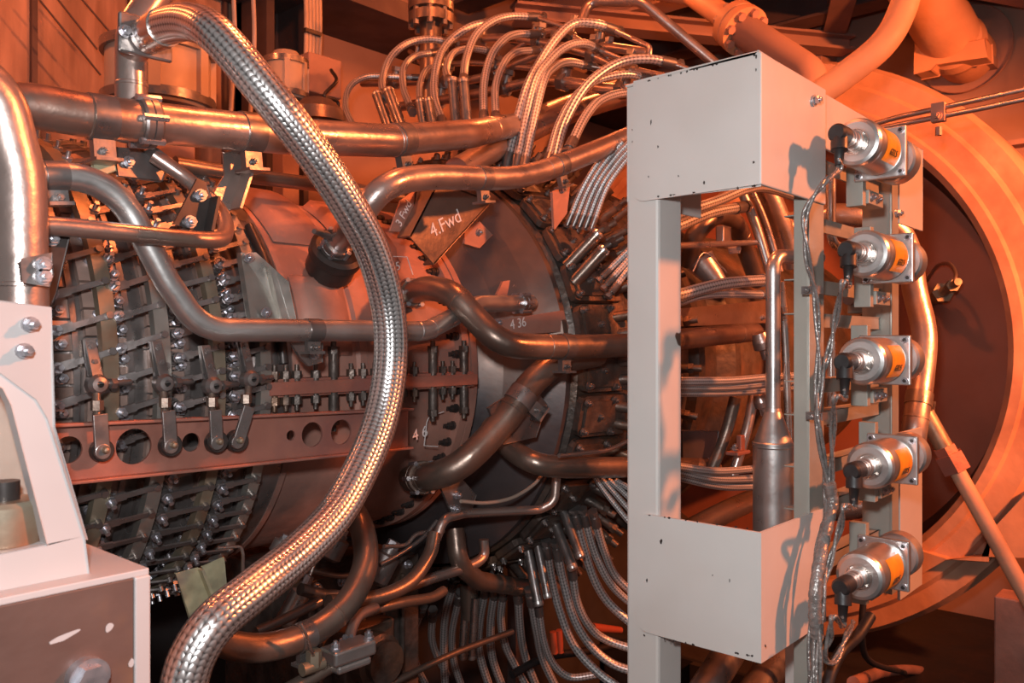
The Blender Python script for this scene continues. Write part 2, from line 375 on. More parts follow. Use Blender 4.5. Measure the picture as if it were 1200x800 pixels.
# rings that turn the vanes
for xr, m, wd in ((.467, 'bronze', .020), (.538, 'ringm', .020), (.620, 'bronze', .018), (.695, 'ringm', .018)):
    mk('unison_ring', MB().turn([(xr-wd/2, .372), (xr-wd/2, .386), (xr+wd/2, .386), (xr+wd/2, .372), (xr-wd/2, .372)], (0, AX.y, AX.z), EX, 128), m, eng)
for xr in (.435, .505, .585, .66):
    mk('casing_rib', MB().turn([(xr-.004, .34), (xr-.004, .358), (xr+.004, .358), (xr+.004, .34)], (0, AX.y, AX.z), EX, 128), 'gun', eng)
stages = ((.402, .467, 7.0, -52, 32, .060), (.480, .538, 6.3, -68, 84, .060), (.560, .620, 5.1, -76, 76, .054), (.643, .695, 4.3, -76, 66, .046))
nsp = 0
for xs, xr, st, a0, a1, pw in stages:
    a = a0
    while a <= a1 and nsp < 100:
        n_, t_ = er(a), et(a); c = E(xs, .345, a); arc = math.radians(st)*.345
        b = MB().axbox(c+n_*.004, EX, t_, n_, (pw, arc*.93, .010), 1)
        b.cyl(c+n_*.008, c+n_*.018, .0125, .011, 14); b.cyl(c+n_*.018, c+n_*.028, .0085, seg=12); b.hexn(c+n_*.035, n_, .0075, .008, 2); b.cyl(c+n_*.043, c+n_*.053, .0036, seg=8, m=2)
        for dx, dt in ((-.013, .30), (.014, -.30)):
            q = c+EX*dx+t_*(arc*dt)+n_*.009; b.cyl(q, q+n_*.004, .0072, seg=10, m=2); b.hexn(q+n_*.004, n_, .0062, .009, 2); b.cyl(q+n_*.013, q+n_*.018, .0028, seg=6, m=2)
        mk('vane_spindle', b, ['gun', 'plate' if a > -30 else 'gun', 'nut'], eng)  # upper plates take the paler lit tone, lower ones plain gun metal
        p0 = c+n_*.034; p1 = E(xr, .390, a+st*.42); b = MB()
        d = (p1-p0); mid = p0.lerp(p1, .35)
        b.bar(p0-d*.10, mid, .0115, .003, n_); b.bar(mid, p1, .0075, .003, n_)
        b.cyl(p0-n_*.002, p0+n_*.004, .008, seg=12); b.cyl(p1-n_*.004, p1+n_*.004, .005, seg=10)
        mk('vane_lever', b, 'gun', eng); nsp += 1; a += st
# faceted shield and black seal strip at the start of the smooth casing
b = MB(); P = [W(282, 296, 1.135), W(300, 296, 1.13), W(338, 330, 1.115), W(352, 398, 1.105), W(298, 398, 1.10)]
b.prism([P], (0, .012, 0)); b.prism([[W(316, 312, 1.112), W(322, 316, 1.110), W(346, 396, 1.098), W(336, 396, 1.10)]], (0, .016, 0))
fs = mk('faceted_shield', b, 'ringm', eng, bevel=.002)
for px, py in ((291, 302), (311, 366)): mk('shield_bolt', MB().bolt(W(px, py, 1.13 if px < 300 else 1.108), (0, -1, 0), .006, .012), 'nut', fs)
mk('seal_strip', MB().sweep(catmull([E(.742, .36, a) for a in (44, 30, 16, 4)], 8), .008, 10), 'black', eng)
# split flange with its stud bolts
zf = AX.z-.012
mk('split_flange', MB().span((.70, 1.112, zf-.010), (1.15, 1.17, zf+.010)).span((.70, 1.122, zf-.014), (1.15, 1.17, zf+.014)), 'rust_light', eng)
xs = [.715, .735, .755, .79, .825, .86, .885, .91, .955, .975, 1.0, 1.045, 1.07, 1.095, 1.125]
for i, x in enumerate(xs):
    big = i in (4, 8, 11, 14); r = .0085 if big else .0068; h = .038 if big else .016
    b = MB().cyl((x, 1.124, zf-.02), (x, 1.124, zf+.02), r*.8, seg=10)
    for s in (1, -1):
        z0 = zf+s*.014
        if big: b.cyl((x, 1.124, z0), (x, 1.124, z0+s*h), r, seg=12)
        b.hexn((x, 1.124, z0+s*(h if big else 0)), (0, 0, s), r*1.15, .012); q = h if big else 0
        b.cyl((x, 1.124, z0+s*(q+.012)), (x, 1.124, z0+s*(q+.022)), r*.55, seg=8)
    mk('flange_stud', b, 'grime', eng)
for a in range(-72, 85, 6):
    p = E(1.15, .338, a); b = MB().cyl(p+EX*.0, p-EX*.006, .009, seg=10); b.hexn(p-EX*.006, -EX, .0078, .010); b.cyl(p-EX*.016, p-EX*.026, .0045, seg=8)
    mk('ring_bolt', b, 'black', eng)
# burner covers round the flame section
for k, a in enumerate(range(-88, 100, 11)):
    n_, t_ = er(a), et(a); b = MB()
    base = lambda x, s, h=0: E(x, .47+.08*(x-1.35)+h, a)+t_*s
    hw = .043; pts = [(1.352, -hw+.014), (1.357, -hw+.004), (1.368, -hw), (1.50, -hw), (1.50, hw), (1.368, hw), (1.357, hw-.004), (1.352, hw-.014)]
    b.prism([[base(x, s, .004) for x, s in pts]], n_*.014)
    ins = [(1.364, -hw+.018), (1.372, -hw+.010), (1.44, -hw+.010), (1.44, hw-.010), (1.372, hw-.010), (1.364, hw-.018)]
    b.prism([[base(x, s, .018) for x, s in ins]], n_*.006)
    cv = mk('burner_cover', b, 'grime', eng)
    for x, s in ((1.366, .030), (1.366, -.030), (1.45, .034), (1.45, -.034), (1.41, .0)):
        mk('cover_bolt', MB().bolt(base(x, s, .02), n_, .0065, .014), 'gun', cv)
    for x, s, h in ((1.47, .018, .05), (1.475, -.02, .045), (1.55, .02, .05), (1.56, -.018, .055), (1.64, 0, .05)):
        q = base(x, s, .01); dr = (n_+EX*.55).normalized(); b = MB().cyl(q, q+dr*h, .012, .0105, 12); b.hexn(q+dr*h, dr, .0125, .012); b.cyl(q+dr*(h+.012), q+dr*(h+.03), .008, seg=10)
        mk('fuel_nozzle', b, 'grime', eng)
# chalked survey marks on the casing
for (body, px, py, sz, ang, yy) in (('4 6', 492, 508, .030, 12, 1.148), ('5', 466, 312, .022, 20, 1.19)):
    p = W(px, py, yy); a = math.radians(ang)
    text_part('chalk_mark', body, 'chalk', eng, sz, p, (math.cos(a), 0, math.sin(a)), (-math.sin(a), -.1, math.cos(a)), label='white chalk handwriting')
def chalkline(pix, y, par):
    b = MB()
    P = [W(a, c, y) for a, c in pix]
    for p, q in zip(P, P[1:]): b.bar(p, q, .0012, .0014, (0, 1, 0))
    mk('chalk_line', b, 'chalk', par)
chalkline([(520, 482), (503, 488), (500, 495), (497, 522), (513, 523)], 1.148, eng)
chalkline([(452, 300), (477, 301), (484, 322)], 1.19, eng)

# exhaust collar
col = thing('exhaust_collar', 'huge round scaly collar around the dark exhaust mouth on the right', 'collar')
def clathe(name, prof, m, seg=128): return mk(name, MB().turn(prof, (0, AX.y, AX.z+.03), EX, seg), m, col)
clathe('collar_ring', [(3.12, .90), (3.06, .905), (3.04, .925), (3.04, .955), (3.055, .965), (3.055, 1.03), (3.075, 1.045), (3.075, 1.10), (3.13, 1.12), (3.3, 1.12)], 'collar')
clathe('bore_wall', [(3.10, .905), (3.34, .86)], 'bore')
clathe('back_disc', [(3.33, .05), (3.33, .87)], 'disc')
b = MB()
for s in (-1,):
    b.prism([[X(1062, 640, 3.02), X(1110, 655, 3.02), X(1158, 658, 3.02), X(1163, 620, 3.02), X(1210, 570, 3.02), X(1260, 560, 3.02), X(1260, 655, 3.02), X(1150, 652, 3.02), X(1108, 656, 3.02), X(1060, 684, 3.02)]], (.06, 0, 0))
mk('collar_skirt', b, 'collar', col)
settle(eng); settle(col)
c = thing('probe_fitting', 'small bronze probe with a looped tube screwed into the exhaust disc', 'fitting')
p = X(1092, 352, 3.30); q = X(1123, 330, 3.0)
mk('probe_body', MB().cyl(p, q, .022, .012, 12).hexn(p.lerp(q, .35), q-p, .036, .04).hexn(p.lerp(q, .75), q-p, .022, .03), 'bronze', c)
mk('loop_tube', MB().sweep(catmull([X(1084, 332, 3.3), X(1098, 312, 3.2), X(1112, 309, 3.12), X(1120, 320, 3.05), X(1118, 332, 3.02)], 6), .006, 8), 'pipe', c)
settle(c)

# ================================================================ GREY CABINET FRAME AND RACK
fr = thing('control_frame', 'pale grey painted steel frame with a folded box at its top and bottom', 'frame')
x0, x1, y0, y1 = .944, 1.141, .444, .634
def xz(px, py): return X(px, py, x0)
for name, zt, zb, cor in (('upper_box', .345, .187, 1), ('lower_box', -.2275, -.383, 1)):
    zt += CZ; zb += CZ; r = .014
    yl = y1 if name == 'upper_box' else y1-.020
    yl = y1-.0155 if name == 'upper_box' else y1-.020
    pts = [(y0, zt), (y0, zb), (yl-r, zb)]+[(yl-r+r*math.sin(t), zb+r-r*math.cos(t)) for t in (.4, .8, 1.2, 1.57)]
    pts += [(yl, zt)] if name == 'upper_box' else [(yl, zt-r)]+[(yl-r+r*math.cos(t), zt-r+r*math.sin(t)) for t in (.5, 1.0, 1.57)]
    b = MB().prism([[(x0-.004, y, z) for y, z in pts]], (.004, 0, 0))
    b.span((x0-.004, y0-.004, zb), (x1, y0, zt)); 
    if name == 'upper_box': b.span((x0-.004, y0, zt-.004), (x1, y1, zt)); b.span((x0, y1-.004, zb), (x1, y1, zt))
    mk(name, b, 'paint', fr, bevel=.0018)
mk('corner_post', MB().span((x0, .584, 0), (1.004, y1, CZ+.3445)), 'paint', fr, bevel=.004)
b = MB().span((1.091, y0+.001, 0), (1.0935, .4646, CZ+.20)).span((1.091, y0-.001, 0), (1.141, y0+.002, CZ+.20)).span((1.1385, y0, 0), (1.141, .4646, CZ+.20))
mk('middle_post', b, 'rack', fr, bevel=.0008)
b = MB().prism([[(1.141, y0+.006, CZ+.345), (1.62, y0+.006, CZ+.345), (1.62, y0+.006, CZ+.20), (1.49, y0+.006, CZ+.20), (1.49, y0+.006, CZ+.27), (1.141, y0+.006, CZ+.27)]], (0, .004, 0))
mk('rear_plate', b, 'paint', fr, bevel=.001)
b = MB()
b.span((1.455, .452, CZ-.42), (1.458, .50, CZ+.30)); b.span((1.455, .452, CZ-.42), (1.492, .456, CZ+.30))
mk('rear_post', b, 'rack', fr, bevel=.0008)
mk('lower_plate', MB().span((1.50, .452, CZ-.44), (1.625, .457, CZ-.155)), 'paint', fr, bevel=.001)
mk('rear_leg', MB().span((1.235, .50, 0), (1.285, .54, CZ-.35)), 'paint', fr, bevel=.002)
for z in (.255, .168, .078, .030, -.065, -.112, -.185, -.245, -.325):
    mk('cross_bar', MB().span((1.141, .470, CZ+z-.010), (1.455, .474, CZ+z+.010)).span((1.141, .470, CZ+z+.008), (1.455, .50, CZ+z+.010)), 'rack', fr, bevel=.0006)
for px, py, yy in ((953, 118, .440), (1050, 250, .446)): mk('frame_bolt', MB().bolt(W(px, py, yy), (0, -1, 0), .0055, .012), 'nut', fr)
def scar(px, py, s, sy=None):
    p = X(px, py, x0-.0042); n = 7; sy = sy or s*1.5
    ring = [p+Vector((0, math.cos(i*6.283/n)*s*.0007*(.6+.8*random.random()), math.sin(i*6.283/n)*sy*.0009*(.6+.8*random.random()))) for i in range(n)]
    mk('paint_scar', MB().prism([ring], (-.0002, 0, 0)), 'black', fr)
for q in ((763, 143, 1.6, 4.5), (771, 172, 1.4), (795, 206, 1.2), (825, 214, 1.6), (886, 66, 1.8), (886, 82, 1.4, 2.4), (883, 190, 2, 1.6), (775, 634, 2.6, 4), (758, 680, 1.8, 3), (760, 207, 1.4), (741, 152, .9), (741, 166, .8), (897, 757, 1.4), (835, 674, .8), (855, 680, .7, 2.5)): scar(*q)
for k in range(26):        # chipped rims of the two boxes
    x_ = random.uniform(752, 888); f_ = (890-x_)/155
    for y_, on in ((63.5+f_*37, k % 2 == 0), (217+f_*17, k % 3 == 0), (621-f_*21, k % 3 == 1), (770-f_*30, k % 2 == 1)):
        if on: scar(x_, y_, random.uniform(1, 3.2), random.uniform(.8, 1.8))
for a, c in (((748.5, 101), (748.5, 234)), ((752.5, 606), (752.5, 736))):
    mk('panel_joint', MB().bar(X(*a, x0-.0001), X(*c, x0-.0001), .0012, .0010, (1, 0, 0)), 'black', fr)
settle(fr)

# solenoid valves
sol = thing('solenoid_valve', '', 'valve')
R = .0325
b = MB().turn([(-.095, 0), (-.095, R*.50), (-.095, R*.80), (-.093, R*.93), (-.088, R*.99), (-.082, R*1.0), (-.077, R*.98), (-.012, R*.98), (-.006, R*.90), (0, R*.9)], (0, 0, 0), EX, 48)
mk('coil_housing', b, 'silver', sol)
b = MB().turn([(-.095, R*.54), (-.0965, R*.56), (-.0965, R*.50), (-.0955, R*.48), (-.0955, .0)], (0, 0, 0), EX, 40)
b.turn([(-.096, .0135), (-.108, .0135), (-.109, .010)], (0, 0, 0), EX, 24)
for k in range(4): v = er(45+90*k); b.cyl(Vector((-.096, 0, 0))+v*.0145, Vector((-.100, 0, 0))+v*.0145, .0018, seg=8)
mk('socket_base', b, 'bright', sol)
b = MB().box((.004, 0, 0), (.008, .070, .070)); mk('mounting_flange', b, 'silver', sol, bevel=.0015)
for yy in (-1, 1):
    for zz in (-1, 1):
        p = Vector((0, yy*.0285, zz*.0285)); b = MB(); b.cyl(p, p-EX*.003, .0048, seg=12); b.cyl(p-EX*.003, p-EX*.0045, .0028, seg=6, m=1)
        mk('flange_screw', b, ['nut', 'black'], sol)
b = MB().box((.030, 0, 0), (.044, .040, .046)); mk('valve_body', b, 'silver', sol, bevel=.002)
b = MB().turn([(.050, 0), (.050, .030), (.053, .033), (.078, .033), (.081, .030), (.081, 0)], (0, 0, 0), EX, 40); mk('end_cap', b, 'silver', sol)
b = MB().turn([(-.055, R*1.0), (-.010, R*1.0)], (0, 0, 0), EX, 14, arc=(0, 1))
# amber label patch wrapping the aisle side of the coil
b = MB(); vs = []; n = 14
for i in range(n+1):
    v = er(-44+84*i/n); vs += [Vector((-.066, 0, 0))+v*R*.995, Vector((-.012, 0, 0))+v*R*.995]
b.add(vs, [(2*i, 2*i+1, 2*i+3, 2*i+2) for i in range(n)], 0, True)
lab = mk('maker_label', b, 'label', sol, label='amber label')
v = er(-18); text_part('label_marks', '633.5', 'ink', lab, .0125, Vector((-.038, 0, 0))+v*R*1.0, (0.15, v.z*.0, 0) if False else (1, 0, 0), et(-18), lift=.0003)
b = MB().cyl((-.108, 0, 0), (-.136, 0, 0), .0098, seg=20); b.turn([(-.120, .0098), (-.120, .0115), (-.124, .0115), (-.124, .0098)], (0, 0, 0), EX, 20)
b.turn([(-.110, .0098), (-.110, .012), (-.114, .012), (-.114, .0098)], (0, 0, 0), EX, 20)
mk('plug_sleeve', b, 'pipe', sol)
P = fillet([Vector((-.134, 0, 0)), Vector((-.150, 0, 0)), Vector((-.156, -.002, -.022)), Vector((-.160, -.003, -.042))], .012, 6)
b = MB().sweep(P, [.0112]*3+[.0105]*(len(P)-6)+[.009, .0065, .005], 16)
b.turn([(-.162, 0), (-.162, .0095), (-.158, .012), (-.134, .012), (-.134, .009)], (0, 0, 0), EX, 20)
mk('plug_boot', b, 'rubber', sol)
b = MB().span((.01, .026, -.068), (.024, .050, .050)); b.span((.024, .022, -.064), (.085, .05, -.044))
mk('mounting_bracket', b, 'rack', sol, bevel=.001)
for xx in (.035, .060): mk('bracket_bolt', MB().bolt((xx, .022, -.054), (0, -1, 0), .0045, .008), 'nut', sol)
places = ((1002, 166, 'topmost solenoid valve with amber label, beside the upper grey box'),
          (1012, 297, 'second solenoid valve from the top, just below the pale rear plate'),
          (1008, 423, 'middle solenoid valve of the column of five, black plug hanging over the rack'),
          (1018, 546, 'fourth solenoid valve from the top, level with the conduit union'),
          (1006, 676, 'lowest solenoid valve, over the dark gap beside the lower grey box'))
plugs = []
for i, (px, py, lb) in enumerate(places):
    o = sol if i == 0 else copy_tree(sol)
    p = W(px, py, .395); o.location = p+EX*.095; o['label'] = lb; o['category'] = 'valve'; o['group'] = 'solenoid valves up the rack'
    plugs.append(o.location+Vector((-.160, -.003, -.042)))

# cables hanging from the plugs
def cable(label, P, r, m, extra=None, cat='cable', name='cable', group='cables down the rack', n=8):
    t = thing(name, label, cat, group); mk('sheath', MB().sweep(catmull(P, n), r, 10), m, t)
    if extra: extra(t)
    return settle(t)
trunk = [(944, 250, .43), (950, 320, .425), (958, 400, .425), (962, 480, .425), (975, 560, .425), (966, 620, .42), (957, 690, .42), (953, 745, .42), (950, 800, .42), (948, 880, .42)]
lbs = ('wire pair from the topmost solenoid plug, sagging left past the upper box', 'twisted wires dropping from the second solenoid plug', 'wires dropping from the middle solenoid plug', 'wires running down from the fourth solenoid plug', 'wires looping under the lowest solenoid plug')
routes = [[(965, 215, .40), (944, 250, .42), (946, 300, .42), (956, 350, .42), (959, 420, .42), (957, 480, .42), (966, 550, .42), (968, 600, .42), (957, 650, .42), (952, 700, .42), (950, 760, .42), (948, 830, .42)],
          [(988, 330, .38), (980, 370, .40), (972, 410, .41), (962, 450, .415), (959, 500, .415), (970, 570, .415), (968, 620, .41), (956, 690, .41), (956, 750, .41), (950, 830, .41)],
          [(979, 465, .38), (976, 500, .40), (974, 560, .41), (972, 610, .41), (960, 670, .405), (958, 730, .405), (954, 800, .405)],
          [(990, 592, .38), (984, 620, .39), (972, 660, .40), (964, 700, .40), (960, 760, .40), (958, 830, .40)],
          [(976, 722, .38), (972, 748, .39), (966, 770, .40), (978, 775, .40), (992, 745, .40), (1000, 728, .41)]]
for lb, pl, rt in zip(lbs, plugs, routes):
    P = [pl+Vector((.0, 0, .008)), pl+Vector((-.001, 0, -.006))]+[W(*q) for q in rt]
    t = thing('cable', lb, 'cable', 'wires from the solenoid plugs')
    path = catmull(P, 8)
    for s in (0, 1):
        Q = [p+Vector((math.cos(i*.35+s*3.14)*.0028, math.sin(i*.35+s*3.14)*.0024, 0)) for i, p in enumerate(path)]
        mk('strand', MB().sweep(Q, .0024, 8), 'sleeve', t)
    settle(t)
t = thing('cable_sleeve', 'crinkled clear plastic sleeve bundling the wires beside the lower box', 'sleeve')
P = catmull([W(972, 566, .41), W(975, 590, .41), W(966, 630, .408), W(957, 680, .405), W(955, 720, .405), W(958, 745, .405)], 10)
mk('sleeve_tube', MB().sweep(P, [.0078+.0005*math.sin(i*1.9)+.0004*math.sin(i*.8) for i in range(len(P))], 14), 'sleeve', t)
settle(t)
b = MB()
for px, py in ((957, 487), (952, 340)):
    p = W(px, py, .43); b.box(p, (.018, .022, .010)); b.bolt(p+Vector((-.018, 0, 0)), (-1, 0, 0), .003, .008)
    solo('cable_clip', b, 'gun', 'small black clip holding wires to the middle post at '+('mid height' if py > 400 else 'its upper part'), 'clip', 'wire clips on the post'); b = MB()
# thick black cable at the foot of the rack
solo('cable', MB().sweep(catmull([W(1020, 722, .42), W(1005, 745, .42), W(985, 765, .42), W(970, 800, .42), W(960, 860, .42)], 8), .008, 12), 'rubber', 'thick black cable running down behind the lowest solenoid', 'cable')

# ================================================================ THE BIG PIPES
HP = 'main_pipe'
pipe('air_pipe', 'fat steel pipe crossing the top left, tee joined and clamped, ending behind the hoses', 'pipe',
     [(-60, 122, 1.10), (40, 124, 1.09), (110, 137, 1.08), (330, 159, 1.08), (455, 165, 1.08), (550, 157, 1.11), (610, 145, 1.36), (660, 124, 1.52), (760, 92, 1.60)], 19, clamps=((118, 137), (285, 152), (472, 161)), flanges=((168, 147),), seams=((105, 137), (130, 140), (460, 163), (572, 152)), fr=.14)
pipe('riser_pipe', 'vertical steel pipe at top left with a hose branch, bending right at its head', 'pipe',
     [(154, 165, 1.11), (154, 35, 1.11), (200, -30, 1.11)], 18, seams=((154, 26), (154, 98)), fr=.09)
pipe('intake_pipe', 'very wide steel pipe rising at the left edge of the picture', 'pipe',
     [(-60, 70, .93), (-4, 110, .93), (22, 210, .93), (24, 345, .93), (24, 420, .93)], 30, 'pipe', fr=.2, seams=((24, 335),))
pipe('looping_pipe', 'long silvery S-bent pipe dropping across the compressor stages to a dark stub', 'pipe',
     [(0, 205, 1.0), (130, 207, 1.0), (196, 330, 1.0), (235, 386, 1.0), (500, 388, 1.0), (560, 356, 1.05), (622, 355, 1.08)], 14.5, 'silver', fr=.09, clamps=((63, 207), (368, 388)), flanges=((612, 355),), seams=((481, 388), (505, 386)))
pipe('drain_pipe', 'slim steel pipe running level in front of the stages then hooking up and back', 'pipe',
     [(45, 264, .97), (90, 267, .97), (240, 281, .97), (264, 272, 1.0), (256, 245, 1.06), (222, 212, 1.10), (180, 182, 1.12)], 9.5, 'pipe', smooth=True)
pipe('crossover_pipe', 'orange-lit pipe curving up from a casing elbow toward the grey box', 'pipe',
     [(388, 296, 1.16), (420, 255, 1.06), (452, 220, 1.02), (500, 208, 1.02), (600, 208, 1.02), (665, 190, 1.02), (760, 150, 1.0)], 15, 'pipe', smooth=True, clamps=((565, 208), (655, 193)), flanges=((396, 288),), seams=((640, 198),))
pipe('upper_feed_pipe', 'narrower pipe slanting up right behind the crossover pipe', 'pipe',
     [(535, 200, 1.26), (600, 164, 1.34), (680, 128, 1.38), (780, 100, 1.38)], 12, 'pipe', smooth=True, seams=((610, 158),))
pipe('bleed_pipe', 'dark S-shaped bleed pipe running level from mid engine behind the grey post', 'pipe',
     [(478, 346, 1.19), (500, 338, 1.10), (530, 345, 1.02), (556, 372, .98), (585, 398, .94), (625, 406, .92), (735, 404, .90), (810, 396, .90), (885, 389, .90)], 15.5, 'dark_pipe', smooth=True, clamps=((662, 405),), flanges=((484, 345),), seams=((538, 352), (640, 406), (790, 398), (865, 391)))
pipe('bleed_pipe', 'dark curved pipe climbing from the lower casing to the level bleed pipe', 'pipe',
     [(482, 560, 1.21), (510, 557, 1.10), (545, 540, 1.05), (590, 494, 1.02), (622, 450, 1.00), (655, 424, .98), (700, 414, .97)], 16.5, 'dark_pipe', smooth=True, clamps=((610, 465),), flanges=((494, 560),), seams=((600, 478), (500, 560)))
pipe('bleed_pipe', 'dark pipe coming from under the cone and running level at mid height behind the post', 'pipe',
     [(575, 498, 1.14), (592, 520, 1.08), (622, 540, 1.0), (662, 547, .97), (745, 547, .95), (830, 545, .95)], 13, 'dark_pipe', smooth=True)
pipe('return_pipe', 'large dark hooked pipe below the casing behind the braided hose', 'pipe',
     [(408, 590, 1.10), (424, 618, 1.06), (428, 660, 1.02), (408, 705, 1.0), (370, 738, 1.0), (318, 757, 1.0), (270, 755, 1.02), (225, 730, 1.06)], 16, 'dark_pipe', smooth=True, clamps=((355, 744),), seams=((395, 720),))
pipe('manifold_pipe', 'dark elbow pipe at bottom centre feeding the lower injector rods', 'pipe',
     [(533, 620, 1.22), (537, 660, 1.20), (560, 680, 1.22), (610, 688, 1.25), (650, 688, 1.27)], 11, 'dark_pipe', fr=.06)
pipe('fuel_pipe', 'bright thin pipe running level under the elbow pipe and bending down to a sheathed hose', 'pipe',
     [(652, 560, 1.04), (650, 588, 1.04), (632, 597, 1.06), (545, 601, 1.12), (520, 607, 1.12), (511, 632, 1.12)], 5.5, 'pipe', fr=.03)
pipe('drain_hose', 'brown sheathed hose curving down left from the thin bright pipe', 'hose',
     [(509, 625, 1.12), (503, 650, 1.11), (480, 682, 1.10), (440, 700, 1.10), (385, 706, 1.10)], 8.5, 'dark_pipe', smooth=True, flanges=())
pipe('drain_pipe', 'thin pipe sweeping left to right under the brown sheathed hose', 'pipe',
     [(420, 718, 1.14), (470, 706, 1.14), (505, 700, 1.15), (520, 692, 1.16)], 6, 'dark_pipe', smooth=True)
pipe('drain_pipe', 'steel pipe slanting up right under the manifold elbow', 'pipe',
     [(470, 690, 1.2), (510, 676, 1.2), (548, 664, 1.2), (566, 652, 1.2), (567, 632, 1.2)], 6, 'pipe', smooth=True)
pipe('steam_line', 'small elbow pipe dropping to a flanged union at lower left', 'pipe',
     [(440, 712, 1.06), (420, 722, 1.04), (410, 745, 1.02), (407, 768, 1.0)], 6.5, 'pipe', smooth=True, flanges=((408, 760),))
pipe('waste_pipe', 'brown pipe slanting off the bottom edge left of the union', 'pipe',
     [(410, 765, 1.0), (370, 790, 1.0), (300, 830, 1.0)], 9, 'dark_pipe', smooth=True)
pipe('waste_pipe', 'short stub pipe with a dark cap peeping under the casing beside the hose', 'pipe',
     [(352, 690, 1.12), (380, 697, 1.12), (410, 698, 1.12)], 7, 'gun', smooth=True, seams=((378, 697),))
pipe('overhead_pipe', 'bright thin pipe arching over the hoses and slanting behind the upper box', 'pipe',
     [(680, 28, 1.3), (690, 2, 1.3), (752, 2, 1.15), (842, 78, 1.0), (885, 115, .95)], 6, 'pipe', fr=.05)
pipe('back_pipe', 'thin dark pipe running level behind the tall bracket above the casing', 'pipe',
     [(205, 192, 1.30), (290, 206, 1.30), (400, 220, 1.3), (470, 232, 1.3)], 8, 'dark_pipe', smooth=True)
pipe('vent_pipe', 'bright vertical elbow pipe behind the frame opening, widening to a silencer can', 'pipe',
     [(960, 302, .60), (906, 300, .62), (906, 400, .62), (906, 484, .62)], 8.5, 'silver', fr=.03)
can = thing('silencer', 'grey steel silencer can with a cone top standing in the frame opening', 'silencer')
p = W(906, 478, .62); q = W(906, 519, .62); e = W(906, 660, .62); r = rad(q, 23)
mk('can_body', MB().turn([(0, rad(p, 8.8)), (.006, rad(p, 9.6)), (p.z-q.z-.002, r*.97), (p.z-q.z, r*1.02), (p.z-q.z+.006, r*1.02), (p.z-q.z+.008, r), (p.z-e.z, r), (p.z-e.z+.02, r*.4)], p, (0, 0, -1), 40), 'silver', can)
mk('weld_bead', MB().turn([(-.003, r), (-.0015, r*1.05), (.0015, r*1.05), (.003, r)], q, (0, 0, -1), 40), 'silver', can)
settle(can)

# the big braided hose
t = thing('braided_hose', 'very thick shiny braided steel hose sweeping from top left across the casing to the bottom', 'hose')
P = [W(178, 40, 1.04), W(200, 29, .98), W(228, 27, .92), W(258, 45, .86), W(315, 112, .82), (W(362, 172, .81)), W(405, 235, .81), W(438, 298, .82), W(456, 370, .83), W(456, 440, .83), W(440, 510, .82), W(400, 592, .80), W(352, 646, .78), W(300, 689, .76), W(253, 728, .75), W(226, 768, .75), W(214, 810, .75), W(208, 860, .75)]
path = catmull(P, 14); r = rad(P[8], 20)
mk('braid_cover', MB().sweep(path, r, 48), 'braid', t)
p = path[0]; d = (path[0]-path[4]).normalized()
b = MB().turn([(-.045, r*.98), (-.045, r*1.07), (-.015, r*1.07), (-.012, r*.9), (-.004, r*.85), (0, r*1.02), (.012, r*1.02), (.014, r*.85), (.030, r*.85)], p, d, 32)
mk('end_ferrule', b, 'bright', t)
b = MB().axbox(p+d*.022, d, perp(d)[0], perp(d)[1], (.008, r*3.1, r*2.3)); mk('end_flange', b, 'gun', t, bevel=.003)
for s in (1, -1): mk('flange_bolt', MB().bolt(p+d*.018+perp(d)[0]*s*r*1.25, -d, .006, .014), 'nut', t)
mk('branch_stub', MB().cyl(p+d*.02, W(156, 58, 1.10), r*.9, seg=24), 'pipe', t)
settle(t)

